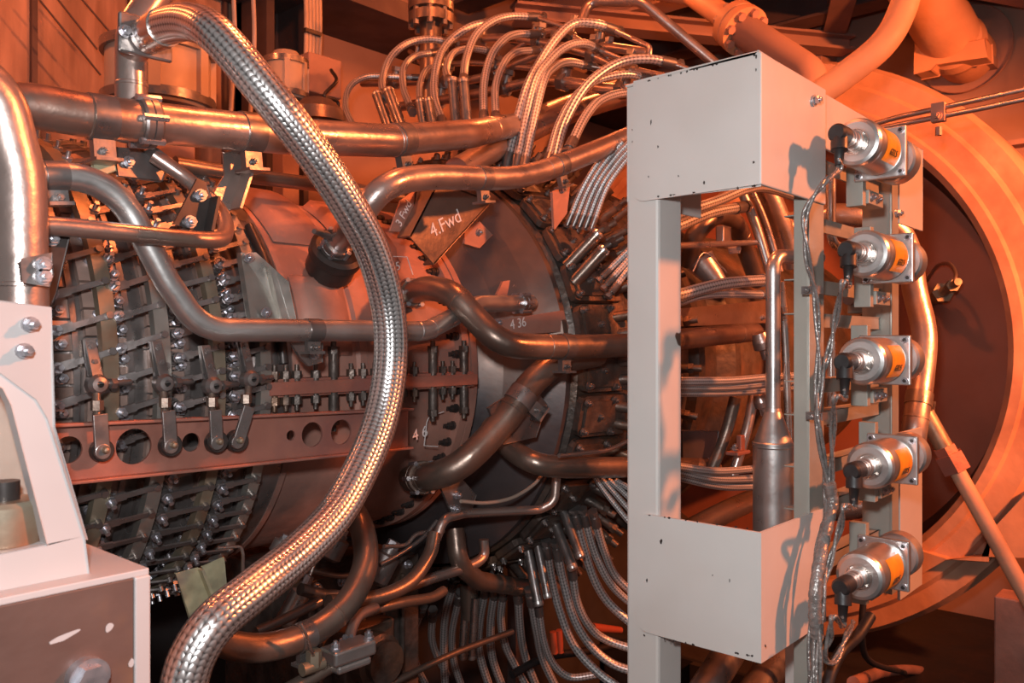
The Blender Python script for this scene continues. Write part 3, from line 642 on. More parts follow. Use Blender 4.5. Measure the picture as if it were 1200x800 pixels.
# ================================================================ BRAIDED FUEL HOSES
G1 = 'braided hoses arching over the upper injectors'; G2 = 'braided hoses hanging below the lower injectors'; G3 = 'braided hoses crossing the frame opening'
top = [
 ('outermost low arch at the left end of the upper hoses', [(415, 150), (405, 125), (410, 102), (430, 90), (462, 90), (490, 91)], 3.4, None),
 ('second arch from the left, rising from the leftmost rod pair', [(450, 112), (448, 95), (456, 70), (475, 52), (500, 46), (527, 49)], 4.2, None),
 ('small arch tucked under the second arch from the left', [(482, 128), (473, 104), (473, 80), (486, 66), (512, 61)], 4, None),
 ('short arch just left of the second rod pair', [(492, 120), (492, 100), (500, 82), (518, 77)], 3.6, None),
 ('tall arch rising between the second and third rod pairs', [(519, 145), (509, 112), (512, 75), (525, 50), (550, 32), (574, 26)], 4.6, None),
 ('inner arch leaving the left rod of the third pair', [(526, 95), (523, 80), (532, 62), (552, 57), (575, 60)], 4.2, None),
 ('tallest arch, from the right rod of the third pair over to the manifold', [(543, 96), (546, 70), (557, 42), (577, 25), (600, 19), (628, 20)], 4.6, [(662, 32)]),
 ('left one of two parallel arches right of the third rod pair', [(567, 140), (567, 100), (575, 67), (590, 47), (606, 40), (627, 40)], 4.6, None),
 ('right one of two parallel arches right of the third rod pair', [(581, 140), (581, 100), (592, 72), (606, 61), (627, 59)], 4.4, None),
 ('long arch climbing from the pipes to a thin cranked end tube', [(594, 192), (615, 110), (632, 75), (652, 45), (672, 28), (698, 28), (717, 34)], 5.4, [(740, 45), (762, 55), (761, 66)]),
 ('middle arch of three beneath the cranked end tube', [(605, 194), (625, 102), (645, 70), (665, 54), (685, 51), (699, 57)], 5, [(730, 70)]),
 ('lowest arch of three beneath the cranked end tube', [(614, 196), (635, 102), (648, 80), (665, 73), (689, 77)], 4.8, [(705, 80)]),
 ('bright arch ending just above the corner of the grey box', [(648, 195), (660, 148), (682, 107), (705, 85), (730, 72), (760, 69), (786, 74)], 5.6, [(806, 81)]),
 ('arch right below the bright one at the corner of the grey box', [(642, 190), (655, 145), (675, 112), (700, 94), (732, 87), (757, 91)], 4.6, None),
 ('shortest arch, running in behind the left edge of the grey box', [(668, 172), (684, 140), (700, 120), (720, 111), (742, 108)], 5.4, None)]
for i, (lb, pt, hw, tl) in enumerate(top):
    n = len(pt); L = [(a, c, 1.44+.30*k/(n-1)) for k, (a, c) in enumerate(pt)]
    hose('fuel_hose', 'braided hose: '+lb, L, hw, G1, tail=[(a, c, 1.76) for a, c in tl] if tl else None)
# fans of straight hose behind the cover plates
for j, lb in enumerate(('left', 'second', 'third', 'fourth', 'right')):
    hose('fuel_hose', 'straight braided hose, %s of five fanning up beside the grey post' % (lb if lb not in ('left', 'right') else lb+'most'), [(667+j*7, 258+j*1, 1.42), (682+j*7, 222, 1.43), (700+j*7.5, 192, 1.44), (722+j*8, 166, 1.45)], 3.4, 'straight hoses fanning up by the post', ends=(True, False), m='braid_s')
for j in range(3):
    hose('fuel_hose', '%s slanting dark hose reaching the post below the polished rods' % ('upper', 'middle', 'lower')[j], [(708+j*5, 322+j*9, 1.40), (722+j*4, 308+j*8, 1.42), (746, 284+j*10, 1.45)], 4, 'slanting dark hoses by the post', ends=(True, False))
for j in range(4):
    hose('fuel_hose', 'thin hose of the sloping fan at the post above the lower box, %s' % ('lowest', 'second lowest', 'second highest', 'highest')[j], [(698+j*8, 560+j*1, 1.42), (712+j*8, 580-j*3, 1.42), (738+j*3, 612-j*11, 1.42), (752, 625-j*12, 1.42)], 3.4, 'sloping fan of hoses below the post hole', ends=(False, False))
bot = [
 ('far left loop hooking round to the right', [(441, 722), (439, 755), (445, 775), (462, 781), (480, 780)], 3.6),
 ('left one of a pair beside the lower left loop', [(485, 712), (473, 735), (474, 770), (488, 810)], 4.2),
 ('right one of a pair beside the lower left loop', [(494, 715), (486, 740), (487, 775), (503, 810)], 4.2),
 ('short one right of the pair at the lower left', [(507, 720), (506, 748), (513, 770), (524, 790)], 4.2),
 ('long one left of the bottom rod pair', [(532, 683), (522, 720), (520, 762), (522, 812)], 4.8),
 ('one hanging close in front of the bottom rod pair', [(538, 700), (530, 740), (532, 775), (544, 812)], 4.2),
 ('first one right of the bottom rod pair', [(569, 690), (562, 730), (562, 765), (576, 812)], 4.8),
 ('second one right of the bottom rod pair', [(580, 692), (575, 730), (577, 770), (592, 812)], 4.8),
 ('third one right of the bottom rod pair, curving right', [(590, 694), (587, 725), (592, 755), (604, 780), (622, 812)], 4.6),
 ('one between the manifold elbow and the steep rods', [(607, 696), (610, 740), (616, 770), (632, 812)], 4.8),
 ('one hanging under the steep left rod', [(622, 700), (629, 740), (636, 772), (655, 812)], 4.8),
 ('one turning away right with a red sheath near its end', [(631, 712), (637, 750), (648, 777), (668, 793), (700, 790)], 4.4),
 ('left long one sweeping to the bottom of the post', [(641, 643), (646, 675), (655, 712), (672, 755), (700, 787), (735, 812)], 5),
 ('second long one sweeping to the bottom of the post', [(653, 645), (660, 680), (673, 725), (693, 757), (719, 778), (750, 788)], 5),
 ('one emerging beneath the polished sloping rods', [(670, 668), (677, 707), (692, 735), (712, 750), (748, 762)], 4.8),
 ('inner one of three sweeping behind the post foot', [(675, 607), (685, 645), (698, 682), (716, 709), (750, 738)], 5.2),
 ('middle one of three sweeping behind the post foot', [(685, 606), (696, 645), (711, 677), (728, 697), (750, 714)], 4.6),
 ('outer one of three sweeping behind the post foot', [(697, 608), (708, 645), (721, 674), (750, 702)], 4.6)]
for i, (lb, pt, hw) in enumerate(bot):
    n = len(pt); L = [(a, c, 1.44+.16*k/(n-1)) for k, (a, c) in enumerate(pt)]
    hose('fuel_hose', 'braided hose: '+lb, L, hw, G2, ends=(True, False))
win = [
 ('uppermost, arched under the top box', [(790, 252), (839, 236), (871, 223), (897, 220), (940, 233)], 4.6, .76),
 ('just under the uppermost, with a bright nut', [(790, 267), (832, 250), (868, 243)], 5, .78),
 ('thick one above the dark level pipe', [(790, 347), (839, 334), (870, 330), (900, 328)], 5.2, .76),
 ('thinner one drooping below the thick one', [(790, 356), (829, 345), (896, 345)], 4, .78),
 ('top strand of the level bundle below the dark pipe', [(790, 447), (855, 446), (900, 442), (940, 440)], 3.6, .74),
 ('middle strand of the level bundle below the dark pipe', [(790, 453), (855, 453), (900, 449), (940, 446)], 3.6, .75),
 ('bottom strand of the level bundle below the dark pipe', [(790, 459), (855, 459), (900, 456), (940, 452)], 3.8, .76),
 ('top strand of the lowest bundle left of the silencer', [(790, 546), (840, 552), (895, 548)], 3.6, .74),
 ('middle strand of the lowest bundle left of the silencer', [(790, 551), (840, 561), (895, 560)], 4, .75),
 ('bottom strand of the lowest bundle left of the silencer', [(790, 557), (845, 569), (895, 569)], 4, .76)]
for lb, pt, hw, y in win:
    hose('fuel_hose', 'braided hose in the opening: '+lb, [(a, c, y) for a, c in pt], hw*1.28, G3, mode='W', ends=(False, True), seg=16)

# polished injector rods
def rod(label, a, c, hw, xx, xe=None, m='gun', cap='silver'):
    t = thing('injector_rod', label, 'rod', 'polished injector rods')
    p = X(a[0], a[1], xx); q = X(c[0], c[1], xe or xx); r = rad(p, hw); d = (q-p).normalized()
    mk('rod_body', MB().cyl(p, q-d*.004, r, seg=24), m, t)
    mk('rod_end', MB().turn([(-.006, r*1.03), (0, r*1.03), (.004, r*.9), (.005, 0)], q, d, 24), cap, t)
    settle(t)
rod('polished rod, left one of the leftmost upper pair', (458, 155), (442, 110), 6.5, 1.42)
rod('polished rod, right one of the leftmost upper pair', (471, 150), (455, 106), 6.5, 1.42)
rod('polished rod, left one of the pair above the fat pipe', (497, 150), (492, 118), 5.5, 1.42)
rod('polished rod, right one of the pair above the fat pipe', (508, 150), (502, 117), 5.5, 1.42)
rod('polished rod, left one of the tallest upper pair', (535, 150), (530, 93), 6, 1.42)
rod('polished rod, right one of the tallest upper pair', (548, 150), (543, 94), 6, 1.42)
rod('upper dark rod with a bright end disc, pointing up right beside the post', (664, 312), (701, 273), 8, 1.37, 1.40, 'dark_pipe', 'bright')
rod('lower dark rod with a bright end disc, pointing up right beside the post', (672, 331), (708, 292), 8, 1.37, 1.40, 'dark_pipe', 'bright')
rod('steep lower rod, left one of the pair over the manifold pipe end', (618, 640), (631, 708), 6, 1.42, 1.40)
rod('steep lower rod, right one of the pair over the manifold pipe end', (629, 634), (642, 699), 5, 1.43, 1.41)
rod('sloping lower rod, left one of the pair nearest the post', (650, 612), (671, 665), 6, 1.42, 1.40)
rod('sloping lower rod, right one of the pair nearest the post', (660, 598), (680, 651), 5.5, 1.42, 1.40)
rod('upright rod, left one hanging at the very bottom centre', (546, 700), (542, 770), 5, 1.42, 1.42, 'bright')
rod('upright rod, right one hanging at the very bottom centre', (557, 700), (553, 770), 5, 1.42, 1.42, 'bright')
solo('rod_holder', MB().cyl(X(551, 682, 1.43), X(550, 724, 1.43), .026, .020, 20), 'dark_pipe', 'wide brown socket above the two upright rods at bottom centre', 'holder')
# fuel manifold tubes behind the arches
for k, (pts, hw, lb) in enumerate(((((425, 98), (500, 96), (560, 92), (640, 62), (700, 55), (760, 62)), 4.5, 'level fuel tube behind the feet of the arching hoses'),
                            (((470, 125), (560, 110), (640, 95), (720, 105), (790, 98)), 6, 'thicker fuel tube low behind the arching hoses'),
                            (((530, 48), (600, 45), (680, 60), (730, 80), (800, 96)), 5, 'fuel tube linking the upper hose ends to the box corner'),
                            (((600, 60), (650, 35), (700, 62), (735, 78)), 3.4, 'slim fuel tube crossing the tops of the arches'),
                            (((480, 60), (500, 75), (560, 74), (640, 82)), 3, 'slim fuel tube threaded through the left arches'))):
    P = [X(a, c, 1.80) for a, c in pts]; t = thing('fuel_tube', lb, 'tube', 'fuel manifold tubes'); r = rad(P[1], hw)
    path = catmull(P, 8); mk('tube', MB().sweep(path, r, 14), 'pipe', t)
    for i in range(4, len(path)-3, 7):
        d = (path[i+1]-path[i]).normalized(); b = MB().hexn(path[i]-d*.012, d, r*1.7, .024); b.cyl(path[i], path[i]+Vector((0, -.01, .035)), r*1.1, seg=10); b.hexn(path[i]+Vector((0, -.01, .035)), (0, -.2, 1), r*1.5, .014)
        mk('tee_nut', b, 'gun', t)
    settle(t)

# ================================================================ BRACKETS AND LINKAGES
t = thing('slotted_beam', 'red-brown flanged beam with round holes running level along the compressor', 'beam')
yb = 1.06
A = W(60, 496, yb); B_ = W(478, 479, yb); zt0 = A.z; zb0 = W(60, 566, yb).z; zt1 = B_.z; zb1 = W(478, 524, yb).z
out = [Vector((A.x-.15, yb, zt0+.002)), Vector((B_.x, yb, zt1)), Vector((B_.x, yb, zb1)), Vector((A.x-.15, yb, zb0+.002))]
holes = []
for px, py, hw in ((80, 527, 16), (157, 523, 21), (224, 518, 11), (341, 510, 6), (366, 509, 14.5), (400, 506, 14.5), (432, 504, 13)):
    c = W(px, py, yb); r = hw*dep(c)/F*1.0; holes.append([c+Vector((math.cos(i*math.pi/14)*r, 0, math.sin(i*math.pi/14)*r)) for i in range(28)][::-1])
mk('beam_web', MB().prism([out]+holes, (0, .004, 0)), 'rust_light', t)
b = MB()
b.bar(out[0]+Vector((0, -.006, 0)), out[1]+Vector((0, -.006, 0)), .018, .004); b.bar(out[3]+Vector((0, -.006, 0)), out[2]+Vector((0, -.006, 0)), .018, .004)
mk('beam_lip', b, 'rust_light', t, bevel=.001)
settle(t)
for (px, py, tx, ty, bx, by, lb) in ((116, 527, 117, 485, 113, 450, 'leftmost'), (196, 521, 197, 481, 191, 449, 'second from the left'), (250, 517, 252, 480, 248, 452, 'third from the left'), (274, 516, 292, 476, 292, 444, 'rightmost, leaning right')):
    t = thing('bell_crank', 'steel crank lever with a black roller on the holed beam, '+lb, 'lever', 'crank levers along the holed beam')
    c = W(px, py, yb-.004); r = rad(c, 13)
    mk('roller', MB().turn([(0, 0), (0, r*.9), (.003, r), (.012, r), (.014, r*.9), (.014, 0)], c, (0, -1, 0), 32), 'black', t)
    q = W(px+4, py, yb-.022); top_ = W(tx, ty, yb-.022); b = MB().bar(q-Vector((0, 0, .006)), top_, .0175, .005, (0, 1, 0)); b.cyl(q+Vector((0, .004, -.002)), q+Vector((0, -.003, -.002)), .0095, seg=20)
    mk('crank_arm', b, 'gun', t, bevel=.001)
    mk('pivot_pin', MB().turn([(0, .0045), (.004, .0045), (.007, .003), (.008, 0)], q+Vector((.002, -.002, 0)), (0, -1, 0), 16), 'bronze', t)
    e = W(bx, by, yb+.005); b = MB().cyl(top_+Vector((0, .008, -.01)), e, .0048, seg=10); b.hexn(top_+Vector((0, .008, .004)), (0, 0, 1), .0075, .012)
    mk('link_rod', b, 'dark_pipe', t)
    b = MB().turn([(-.013, .004), (-.012, .009), (-.006, .0125), (.006, .0125), (.012, .009), (.013, .004)], e, (0, 1, 0), 20); b.cyl(e, e+Vector((.05, .02, 0)), .004, seg=8); b.hexn(e+Vector((.018, .005, 0)), (1, .3, 0), .007, .008)
    mk('ball_joint', b, 'gun', t)
    e2 = e+Vector((-.004, .014, .055)); b = MB().bar(e+Vector((0, .004, 0)), e2, .016, .004, (0, 1, 0)).bar(e+Vector((0, -.008, 0)), e2+Vector((0, -.004, 0)), .012, .003, (0, 1, 0))
    for s in (.5, .85): b.bolt(e.lerp(e2, s)+Vector((0, -.004, 0)), (0, -1, 0), .004, .006)
    mk('clevis_strap', b, 'gun', t)
    settle(t)
def bracket(name, label, pix, y, th, m='gun', bolts=(), lips=(), cat='bracket', bev=.0012, extra=None, mode='W'):
    t = thing(name, label, cat); mk('plate', pplate(pix, y, th, mode=mode), m, t, bevel=bev)
    if lips:
        b = MB()
        for (a, c, d_) in lips:
            fn = W if mode == 'W' else X
            p, q = fn(a[0], a[1], y), fn(c[0], c[1], y); off = Vector((0, d_/2, 0)); b.bar(p+off, q+off, abs(d_), .004, (0, 0, 1) if abs((q-p).z) < abs((q-p).x) else (1, 0, 0))
        mk('lip', b, m, t)
    if bolts:
        fn = W if mode == 'W' else X
        for px, py in bolts: mk('bolt', MB().bolt(fn(px, py, y), (0, -1, 0) if mode == 'W' else (-1, 0, 0), .006, .013), 'nut', t)
    if extra: extra(t)
    return settle(t)
bracket('stay_bracket', 'broad dark stay bracket chalked 4.Fwd, rising from the rear flange', [(481, 277), (514, 213), (576, 236), (509, 309)], 1.13, .004, 'dark_pipe',
        lips=(((514, 213), (576, 236), .03), ((481, 277), (514, 213), .035), ((576, 236), (509, 309), .03)),
        extra=lambda t: text_part('chalk_mark', '4.Fwd', 'chalk', t, .036, W(522, 262, 1.13), (.80, 0, .42), (-.42, 0, .80), label='white chalk handwriting'))
bracket('stay_bracket', 'narrow dark stay bracket just left of the chalked one', [(458, 270), (470, 235), (488, 222), (482, 272)], 1.17, .004, 'rust', lips=(((488, 222), (482, 272), .02),),
        extra=lambda t: text_part('chalk_mark', '3 Fwd', 'chalk', t, .022, W(473, 250, 1.17), (.5, 0, .86), (-.86, 0, .5)))
bracket('gusset', 'dark gusset plate clamped to the climbing dark pipe', [(572, 478), (622, 448), (641, 474), (628, 512), (590, 520)], 1.03, .004, 'gun', bolts=((625, 481),))
bracket('long_plate', 'long brown plate with chalked number above the level dark pipe', [(575, 377), (660, 364), (668, 388), (600, 392)], 1.05, .004, 'rust', bolts=((582, 378),),
        extra=lambda t: text_part('chalk_mark', '4 36', 'chalk', t, .026, W(607, 379, 1.05), (1, 0, .16), (-.16, 0, 1)))
bracket('lug_plate', 'small brown lug on the cone under the chalked bracket', [(545, 270), (562, 260), (577, 275), (562, 290), (545, 285)], 1.20, .006, 'rust', bolts=((561, 272),))
bracket('lug_plate', 'orange-lit lug holding the dark stub at the cone centre', [(583, 345), (590, 330), (612, 327), (613, 340), (600, 352)], 1.15, .006, 'rust', bolts=((600, 336),))
bracket('hanger_bracket', 'tall folded hanger bracket under the fat pipe, left of the braided hose', [(262, 178), (300, 178), (290, 196), (270, 246), (258, 246), (250, 226), (264, 205)], 1.12, .004, 'pipe', lips=(((290, 184), (270, 246), -.03), ((262, 178), (300, 178), -.03)))
bracket('angle_bracket', 'dark ribbed angle bracket bolted over the hooked pipe end', [(205, 262), (232, 210), (240, 214), (248, 232), (240, 272)], .99, .006, 'black', bolts=((234, 229), (222, 260)), lips=(((248, 232), (240, 272), -.02),))
bracket('hanger_bracket', 'folded bracket under the long silvery pipe near mid casing', [(342, 402), (378, 402), (378, 424), (362, 428), (352, 420)], 1.04, .004, 'gun', bolts=((367, 415),))
bracket('hanger_bracket', 'grey strap bracket with a bare metal foot under the fat pipe clamp', [(108, 150), (128, 150), (136, 200), (112, 208)], 1.10, .008, 'olive')
bracket('web_bracket', 'dark slotted web bracket below the riser pipe', [(133, 172), (168, 176), (196, 196), (190, 212), (140, 205)], 1.14, .006, 'gun', bolts=((150, 190),), lips=(((168, 176), (196, 196), -.03),))
bracket('side_bracket', 'black triangular bracket at the left edge behind the wide pipe', [(46, 262), (84, 268), (66, 345), (40, 400), (38, 300)], .99, .006, 'black', bolts=((60, 280),))
bracket('side_bracket', 'small square bracket with bright edge bolted to the wide left pipe', [(28, 306), (58, 300), (62, 322), (56, 332), (30, 328)], .89, .03, 'gun', bolts=((50, 310), (50, 324)), bev=.003)
bracket('tab_bracket', 'angled tab bracket under the dark elbow at lower centre', [(517, 570), (540, 560), (558, 580), (552, 600), (530, 600)], 1.12, .006, 'gun', bolts=((535, 580), (533, 596)))
bracket('deflector_plate', 'pale stained strip hanging under the compressor beside the braided hose, left one', [(207, 672), (233, 666), (246, 700), (262, 740), (232, 762), (225, 732)], 1.14, .004, 'olive', lips=(((233, 666), (262, 740), -.012),))
bracket('deflector_plate', 'pale stained strip hanging under the compressor beside the braided hose, right one', [(238, 664), (262, 654), (266, 690), (262, 720), (248, 718)], 1.17, .004, 'olive')
bracket('nozzle_bracket', 'rust-brown stay strap hanging beside the burner covers', [(648, 225), (668, 215), (664, 250), (650, 268)], 1.06, .006, 'rust', bolts=((658, 222),))
solo('wire_loop', MB().sweep(fillet([W(255, 642, 1.12), W(283, 640, 1.12), W(285, 650, 1.12), W(284, 700, 1.14)], .01, 5), .0025, 8), 'pipe', 'bent wire rod loop hanging under the casing', 'wire')
for pts, lb, m, r, y in (([(540, 587), (570, 589), (600, 583), (625, 568), (638, 552)], 'pale thin tube running above the bright fuel pipe', 'greywire', .0035, 1.06),
                         ([(655, 534), (690, 530), (715, 526), (745, 512)], 'thin brown tube rising to the post over the lowest covers', 'pipe', .004, .93),
                         ([(445, 662), (470, 648), (495, 630), (512, 610)], 'thin flat link slanting up to the pipe knuckle', 'gun', .004, 1.15),
                         ([(450, 640), (475, 638), (490, 625), (520, 622)], 'thin bent tube left of the pipe knuckle', 'pipe', .004, 1.18),
                         ([(340, 720), (365, 670), (372, 640)], 'thin straight link behind the hooked pipe', 'pipe', .003, 1.2),
                         ([(330, 670), (360, 668), (400, 675), (430, 668)], 'thin tube crossing behind the hooked pipe', 'gun', .005, 1.22),
                         ([(300, 740), (340, 722), (375, 704)], 'flat grey link slanting beside the braided hose', 'gun', .008, 1.1),
                         ([(440, 810), (500, 780), (545, 760), (600, 740)], 'brown rod slanting up behind the hanging hoses', 'dark_pipe', .007, 1.25),
                         ([(600, 790), (640, 770), (690, 762), (745, 750)], 'dark cable passing behind the sweeping hoses', 'rubber', .010, 1.3)):
    solo('thin_tube', MB().sweep(catmull([W(a, c, y) for a, c in pts], 6), r, 10), m, lb, 'tube')
for (a, c, lb) in (((648, 740), (650, 765), 'left'), ((655, 738), (657, 764), 'right')):
    solo('red_sleeve', MB().cyl(W(*a, 1.25), W(*c, 1.25), .008, seg=12), 'redcable', 'short upright red sleeve behind the hanging hoses, the %s of two' % lb, 'sleeve')
solo('red_sleeve', MB().cyl(W(694, 735, 1.17), W(727, 738, 1.17), .011, .008, 12), 'redcable', 'red sleeve lying level behind the sweeping hoses', 'sleeve')
# pump body and linkage clutter below the engine
t = thing('gearbox', 'dark finned gearbox casting under the engine, behind the hooked pipe', 'gearbox')
b = MB().span((.90, 1.30, CZ-.76), (1.17, 1.60, CZ-.44)); b.span((.95, 1.26, CZ-.66), (1.07, 1.31, CZ-.54))
for k in range(5): b.span((.915+k*.05, 1.29, CZ-.75), (.925+k*.05, 1.301, CZ-.47))
mk('gearbox_case', b, 'grime', t, bevel=.004)
for k in range(5): mk('case_bolt', MB().bolt((.915+k*.055, 1.300, CZ-.455), (0, -1, 0), .007, .016), 'nut', t)
mk('pump_boss', MB().turn([(0, .05), (.04, .05), (.045, .04), (.06, .04), (.06, 0)], (1.01, 1.27, CZ-.60), (0, -1, 0), 24), 'grime', t)
settle(t)
for k, (px, py, y, hw, hh, lb) in enumerate(((345, 708, 1.18, 12, 26, 'short bright canister tilted behind the braided hose'), (392, 640, 1.16, 14, 16, 'small dark actuator tucked in behind the hooked pipe'), (448, 662, 1.2, 16, 22, 'dark valve block right of the hooked pipe'), (330, 640, 1.2, 12, 10, 'small bright union below the casing by the hose'))):
    p = W(px, py, y); r = rad(p, hw); h = rad(p, hh)
    t = thing('actuator', lb, 'actuator'); dr = Vector((.4, -.2, .8)).normalized()
    mk('actuator_body', MB().turn([(-h, 0), (-h, r*.7), (-h*.8, r), (h*.6, r), (h*.7, r*.6), (h, r*.6), (h, 0)], p, dr, 24), 'silver' if k in (0, 3) else 'gun', t)
    mk('actuator_cap', MB().hexn(p+dr*h, dr, r*.5, h*.4), 'nut', t)
    settle(t)
t = thing('pipe_union', 'pale cast union with bolts at the foot of the small elbow pipe', 'union')
p = W(408, 762, .99)
mk('union_body', MB().box(p, (.075, .04, .022)).box(p-Vector((0, 0, .018)), (.06, .035, .012)), 'silver', t, bevel=.004)
for s in (-1, 1): mk('union_bolt', MB().bolt(p+Vector((s*.03, -.01, .011)), (0, 0, 1), .006, .014), 'nut', t)
settle(t)
t = thing('cable_gland', 'small copper-coloured elbow gland at the bottom left of the union', 'gland')
p = W(368, 780, .98); mk('gland_body', MB().cyl(p-Vector((.02, 0, 0)), p+Vector((.015, 0, 0)), .009, seg=12).hexn(p, (0, 0, 1), .011, .022), 'bronze', t)
mk('gland_wire', MB().sweep(catmull([p+Vector((0, 0, .02)), W(366, 765, .96), W(358, 742, .95), W(352, 730, .95)], 6), .0022, 8), 'bright', t); settle(t)
# casing ports beside the elbows
t = thing('sensor_port', 'black capped port with a pointed probe on the upper casing left of the hose', 'port')
p = W(396, 292, 1.15); d = Vector((-.2, -.75, .6)).normalized()
mk('port_collar', MB().turn([(-.03, .042), (0, .042), (.004, .046), (.02, .046), (.024, .038), (.024, .025)], p-d*.02, d, 28), 'black', t)
mk('probe', MB().cyl(W(386, 276, 1.12), W(368, 271, 1.10), .007, .004, 10).hexn(W(386, 276, 1.12), (1, 0, 0), .011, .012), 'gun', t); settle(t)

# ================================================================ THINGS SEEN THROUGH THE FRAME OPENING
pipe('feed_pipe', 'left one of two slim grey pipes slanting down through the frame opening', 'pipe', [(868, 222, .86), (885, 262, .84), (902, 318, .82)], 5.5, 'silver', smooth=True, group=None)
pipe('feed_pipe', 'right one of two slim grey pipes slanting down through the frame opening', 'pipe', [(880, 222, .88), (897, 262, .86), (914, 318, .84)], 4.5, 'pipe', smooth=True)
pipe('feed_pipe', 'wide orange-lit pipe slanting behind the middle post at the top of the opening', 'pipe', [(890, 205, .95), (910, 250, .93), (930, 310, .92)], 13, 'pipe', smooth=True)
pipe('feed_pipe', 'hooped dark pipe at the top of the frame opening', 'pipe', [(808, 310, .98), (815, 275, .95), (840, 252, .93), (862, 262, .93), (875, 295, .95), (888, 330, .97)], 11, 'dark_pipe', smooth=True, seams=((868, 275),))
pipe('feed_pipe', 'slim level tube across the hooped pipe', 'pipe', [(790, 288, .84), (840, 286, .84), (885, 284, .84)], 3.5, 'pipe', smooth=True)
pipe('feed_pipe', 'upright slim steel tube behind the bright vent pipe', 'pipe', [(915, 330, .70), (920, 400, .70), (924, 500, .70), (926, 560, .70), (929, 800, .70), (932, 1210, .70)], 4.5, 'bright', smooth=True, clamps=((922, 366),))
pipe('feed_pipe', 'dark pipe slanting down under the level bundle', 'pipe', [(862, 465, .88), (850, 510, .90), (830, 560, .92)], 7, 'dark_pipe', smooth=True)
pipe('feed_pipe', 'brown tube slanting beside the silencer can', 'pipe', [(885, 450, .86), (876, 500, .86), (858, 560, .88)], 6, 'pipe', smooth=True)
pipe('feed_pipe', 'wide dark pipe rising low behind the silencer can', 'pipe', [(790, 632, .95), (850, 600, .95), (905, 575, .98)], 13, 'dark_pipe', smooth=True)
pipe('duct_pipe', 'left one of two shiny dark ducts under the lower box', 'pipe', [(800, 850, .80), (832, 800, .80), (870, 740, .82)], 19, 'gun', smooth=True)
pipe('duct_pipe', 'right one of two shiny dark ducts under the lower box', 'pipe', [(850, 860, .76), (885, 810, .76), (930, 745, .78)], 19, 'gun', smooth=True)
pipe('duct_pipe', 'short round duct end low in the frame opening', 'pipe', [(790, 545, .98), (812, 548, .95), (835, 550, .95)], 13, 'dark_pipe', smooth=True, seams=((815, 548),))
t = thing('pressure_fitting', 'orange-lit conical fitting with locking wire in the upper opening', 'fitting')
p = W(838, 322, .90); q = W(814, 300, .92)
mk('fitting_cone', MB().cyl(W(845, 335, .88), W(820, 305, .92), .018, .034, 20).hexn(W(845, 335, .88), Vector((.5, -.1, -.6)), .022, .02), 'pipe', t)
mk('locking_wire', MB().sweep(catmull([W(812, 318, .87), W(825, 296, .86), W(845, 312, .85), W(852, 320, .85)], 6), .0015, 6), 'nut', t); settle(t)
t = thing('pressure_fitting', 'orange-lit square lug and nut above the conical fitting', 'fitting')
mk('lug', MB().box(W(848, 278, .90), (.04, .02, .05)), 'pipe', t, bevel=.003); mk('nut', MB().hexn(W(856, 292, .88), (0, -1, 0), .012, .02), 'nut', t); settle(t)
for px, py, s, lb in ((893, 400, 1, 'small round junction fitting behind the vent pipe, at the dark pipe end'), (892, 470, .8, 'small orange-lit union just below the level hose bundle')):
    t = thing('pressure_fitting', lb, 'fitting'); p = W(px, py, .82)
    mk('fitting_body', MB().turn([(-.02*s, .0), (-.02*s, .016*s), (0, .022*s), (.015*s, .022*s), (.02*s, .012*s), (.04*s, .012*s), (.04*s, 0)], p, (.3, -.2, -1), 20), 'pipe', t)
    mk('fitting_nut', MB().hexn(p, (.3, -1, 0), .014*s, .02), 'nut', t); settle(t)
t = thing('bracket_foot', 'orange-lit cast foot low in the opening beside the silencer can', 'bracket')
mk('foot', MB().box(W(865, 530, .85), (.06, .03, .008)).box(W(868, 520, .86), (.02, .012, .04)), 'rust_light', t, bevel=.002); mk('foot_bolt', MB().bolt(W(860, 527, .84), (0, -.3, 1), .006, .014), 'nut', t); settle(t)
bracket('shroud_plate', 'grey ribbed shroud low behind the frame opening', [(800, 505), (842, 505), (838, 535), (818, 548), (800, 540)], .94, .02, 'cone', bolts=((830, 540),))
bracket('shroud_plate', 'flat brown plate behind the opening above the level dark pipe', [(795, 362), (900, 352), (900, 378), (795, 382)], .96, .006, 'dark_pipe', bolts=((893, 372),))
pipe('impulse_tube', 'bright upright tube bending right behind the rack bars near the second solenoid', 'tube', [(974, 200, .60), (974, 284, .60), (1012, 306, .60)], 5.5, 'bright', fr=.03)
pipe('impulse_tube', 'bright upright tube behind the rack bars beside the middle solenoid', 'tube', [(974, 400, .60), (974, 500, .60)], 5, 'bright', fr=.03)
t = thing('terminal_block', 'dark block with a pin bolted behind the rack bars, level with the third solenoid', 'block')
c = W(1010, 352, .56); mk('block_body', MB().box(c, (.07, .03, .05)), 'rack', t, bevel=.002); mk('block_pin', MB().cyl(c+Vector((-.07, 0, 0)), c, .011, seg=14), 'gun', t); settle(t)

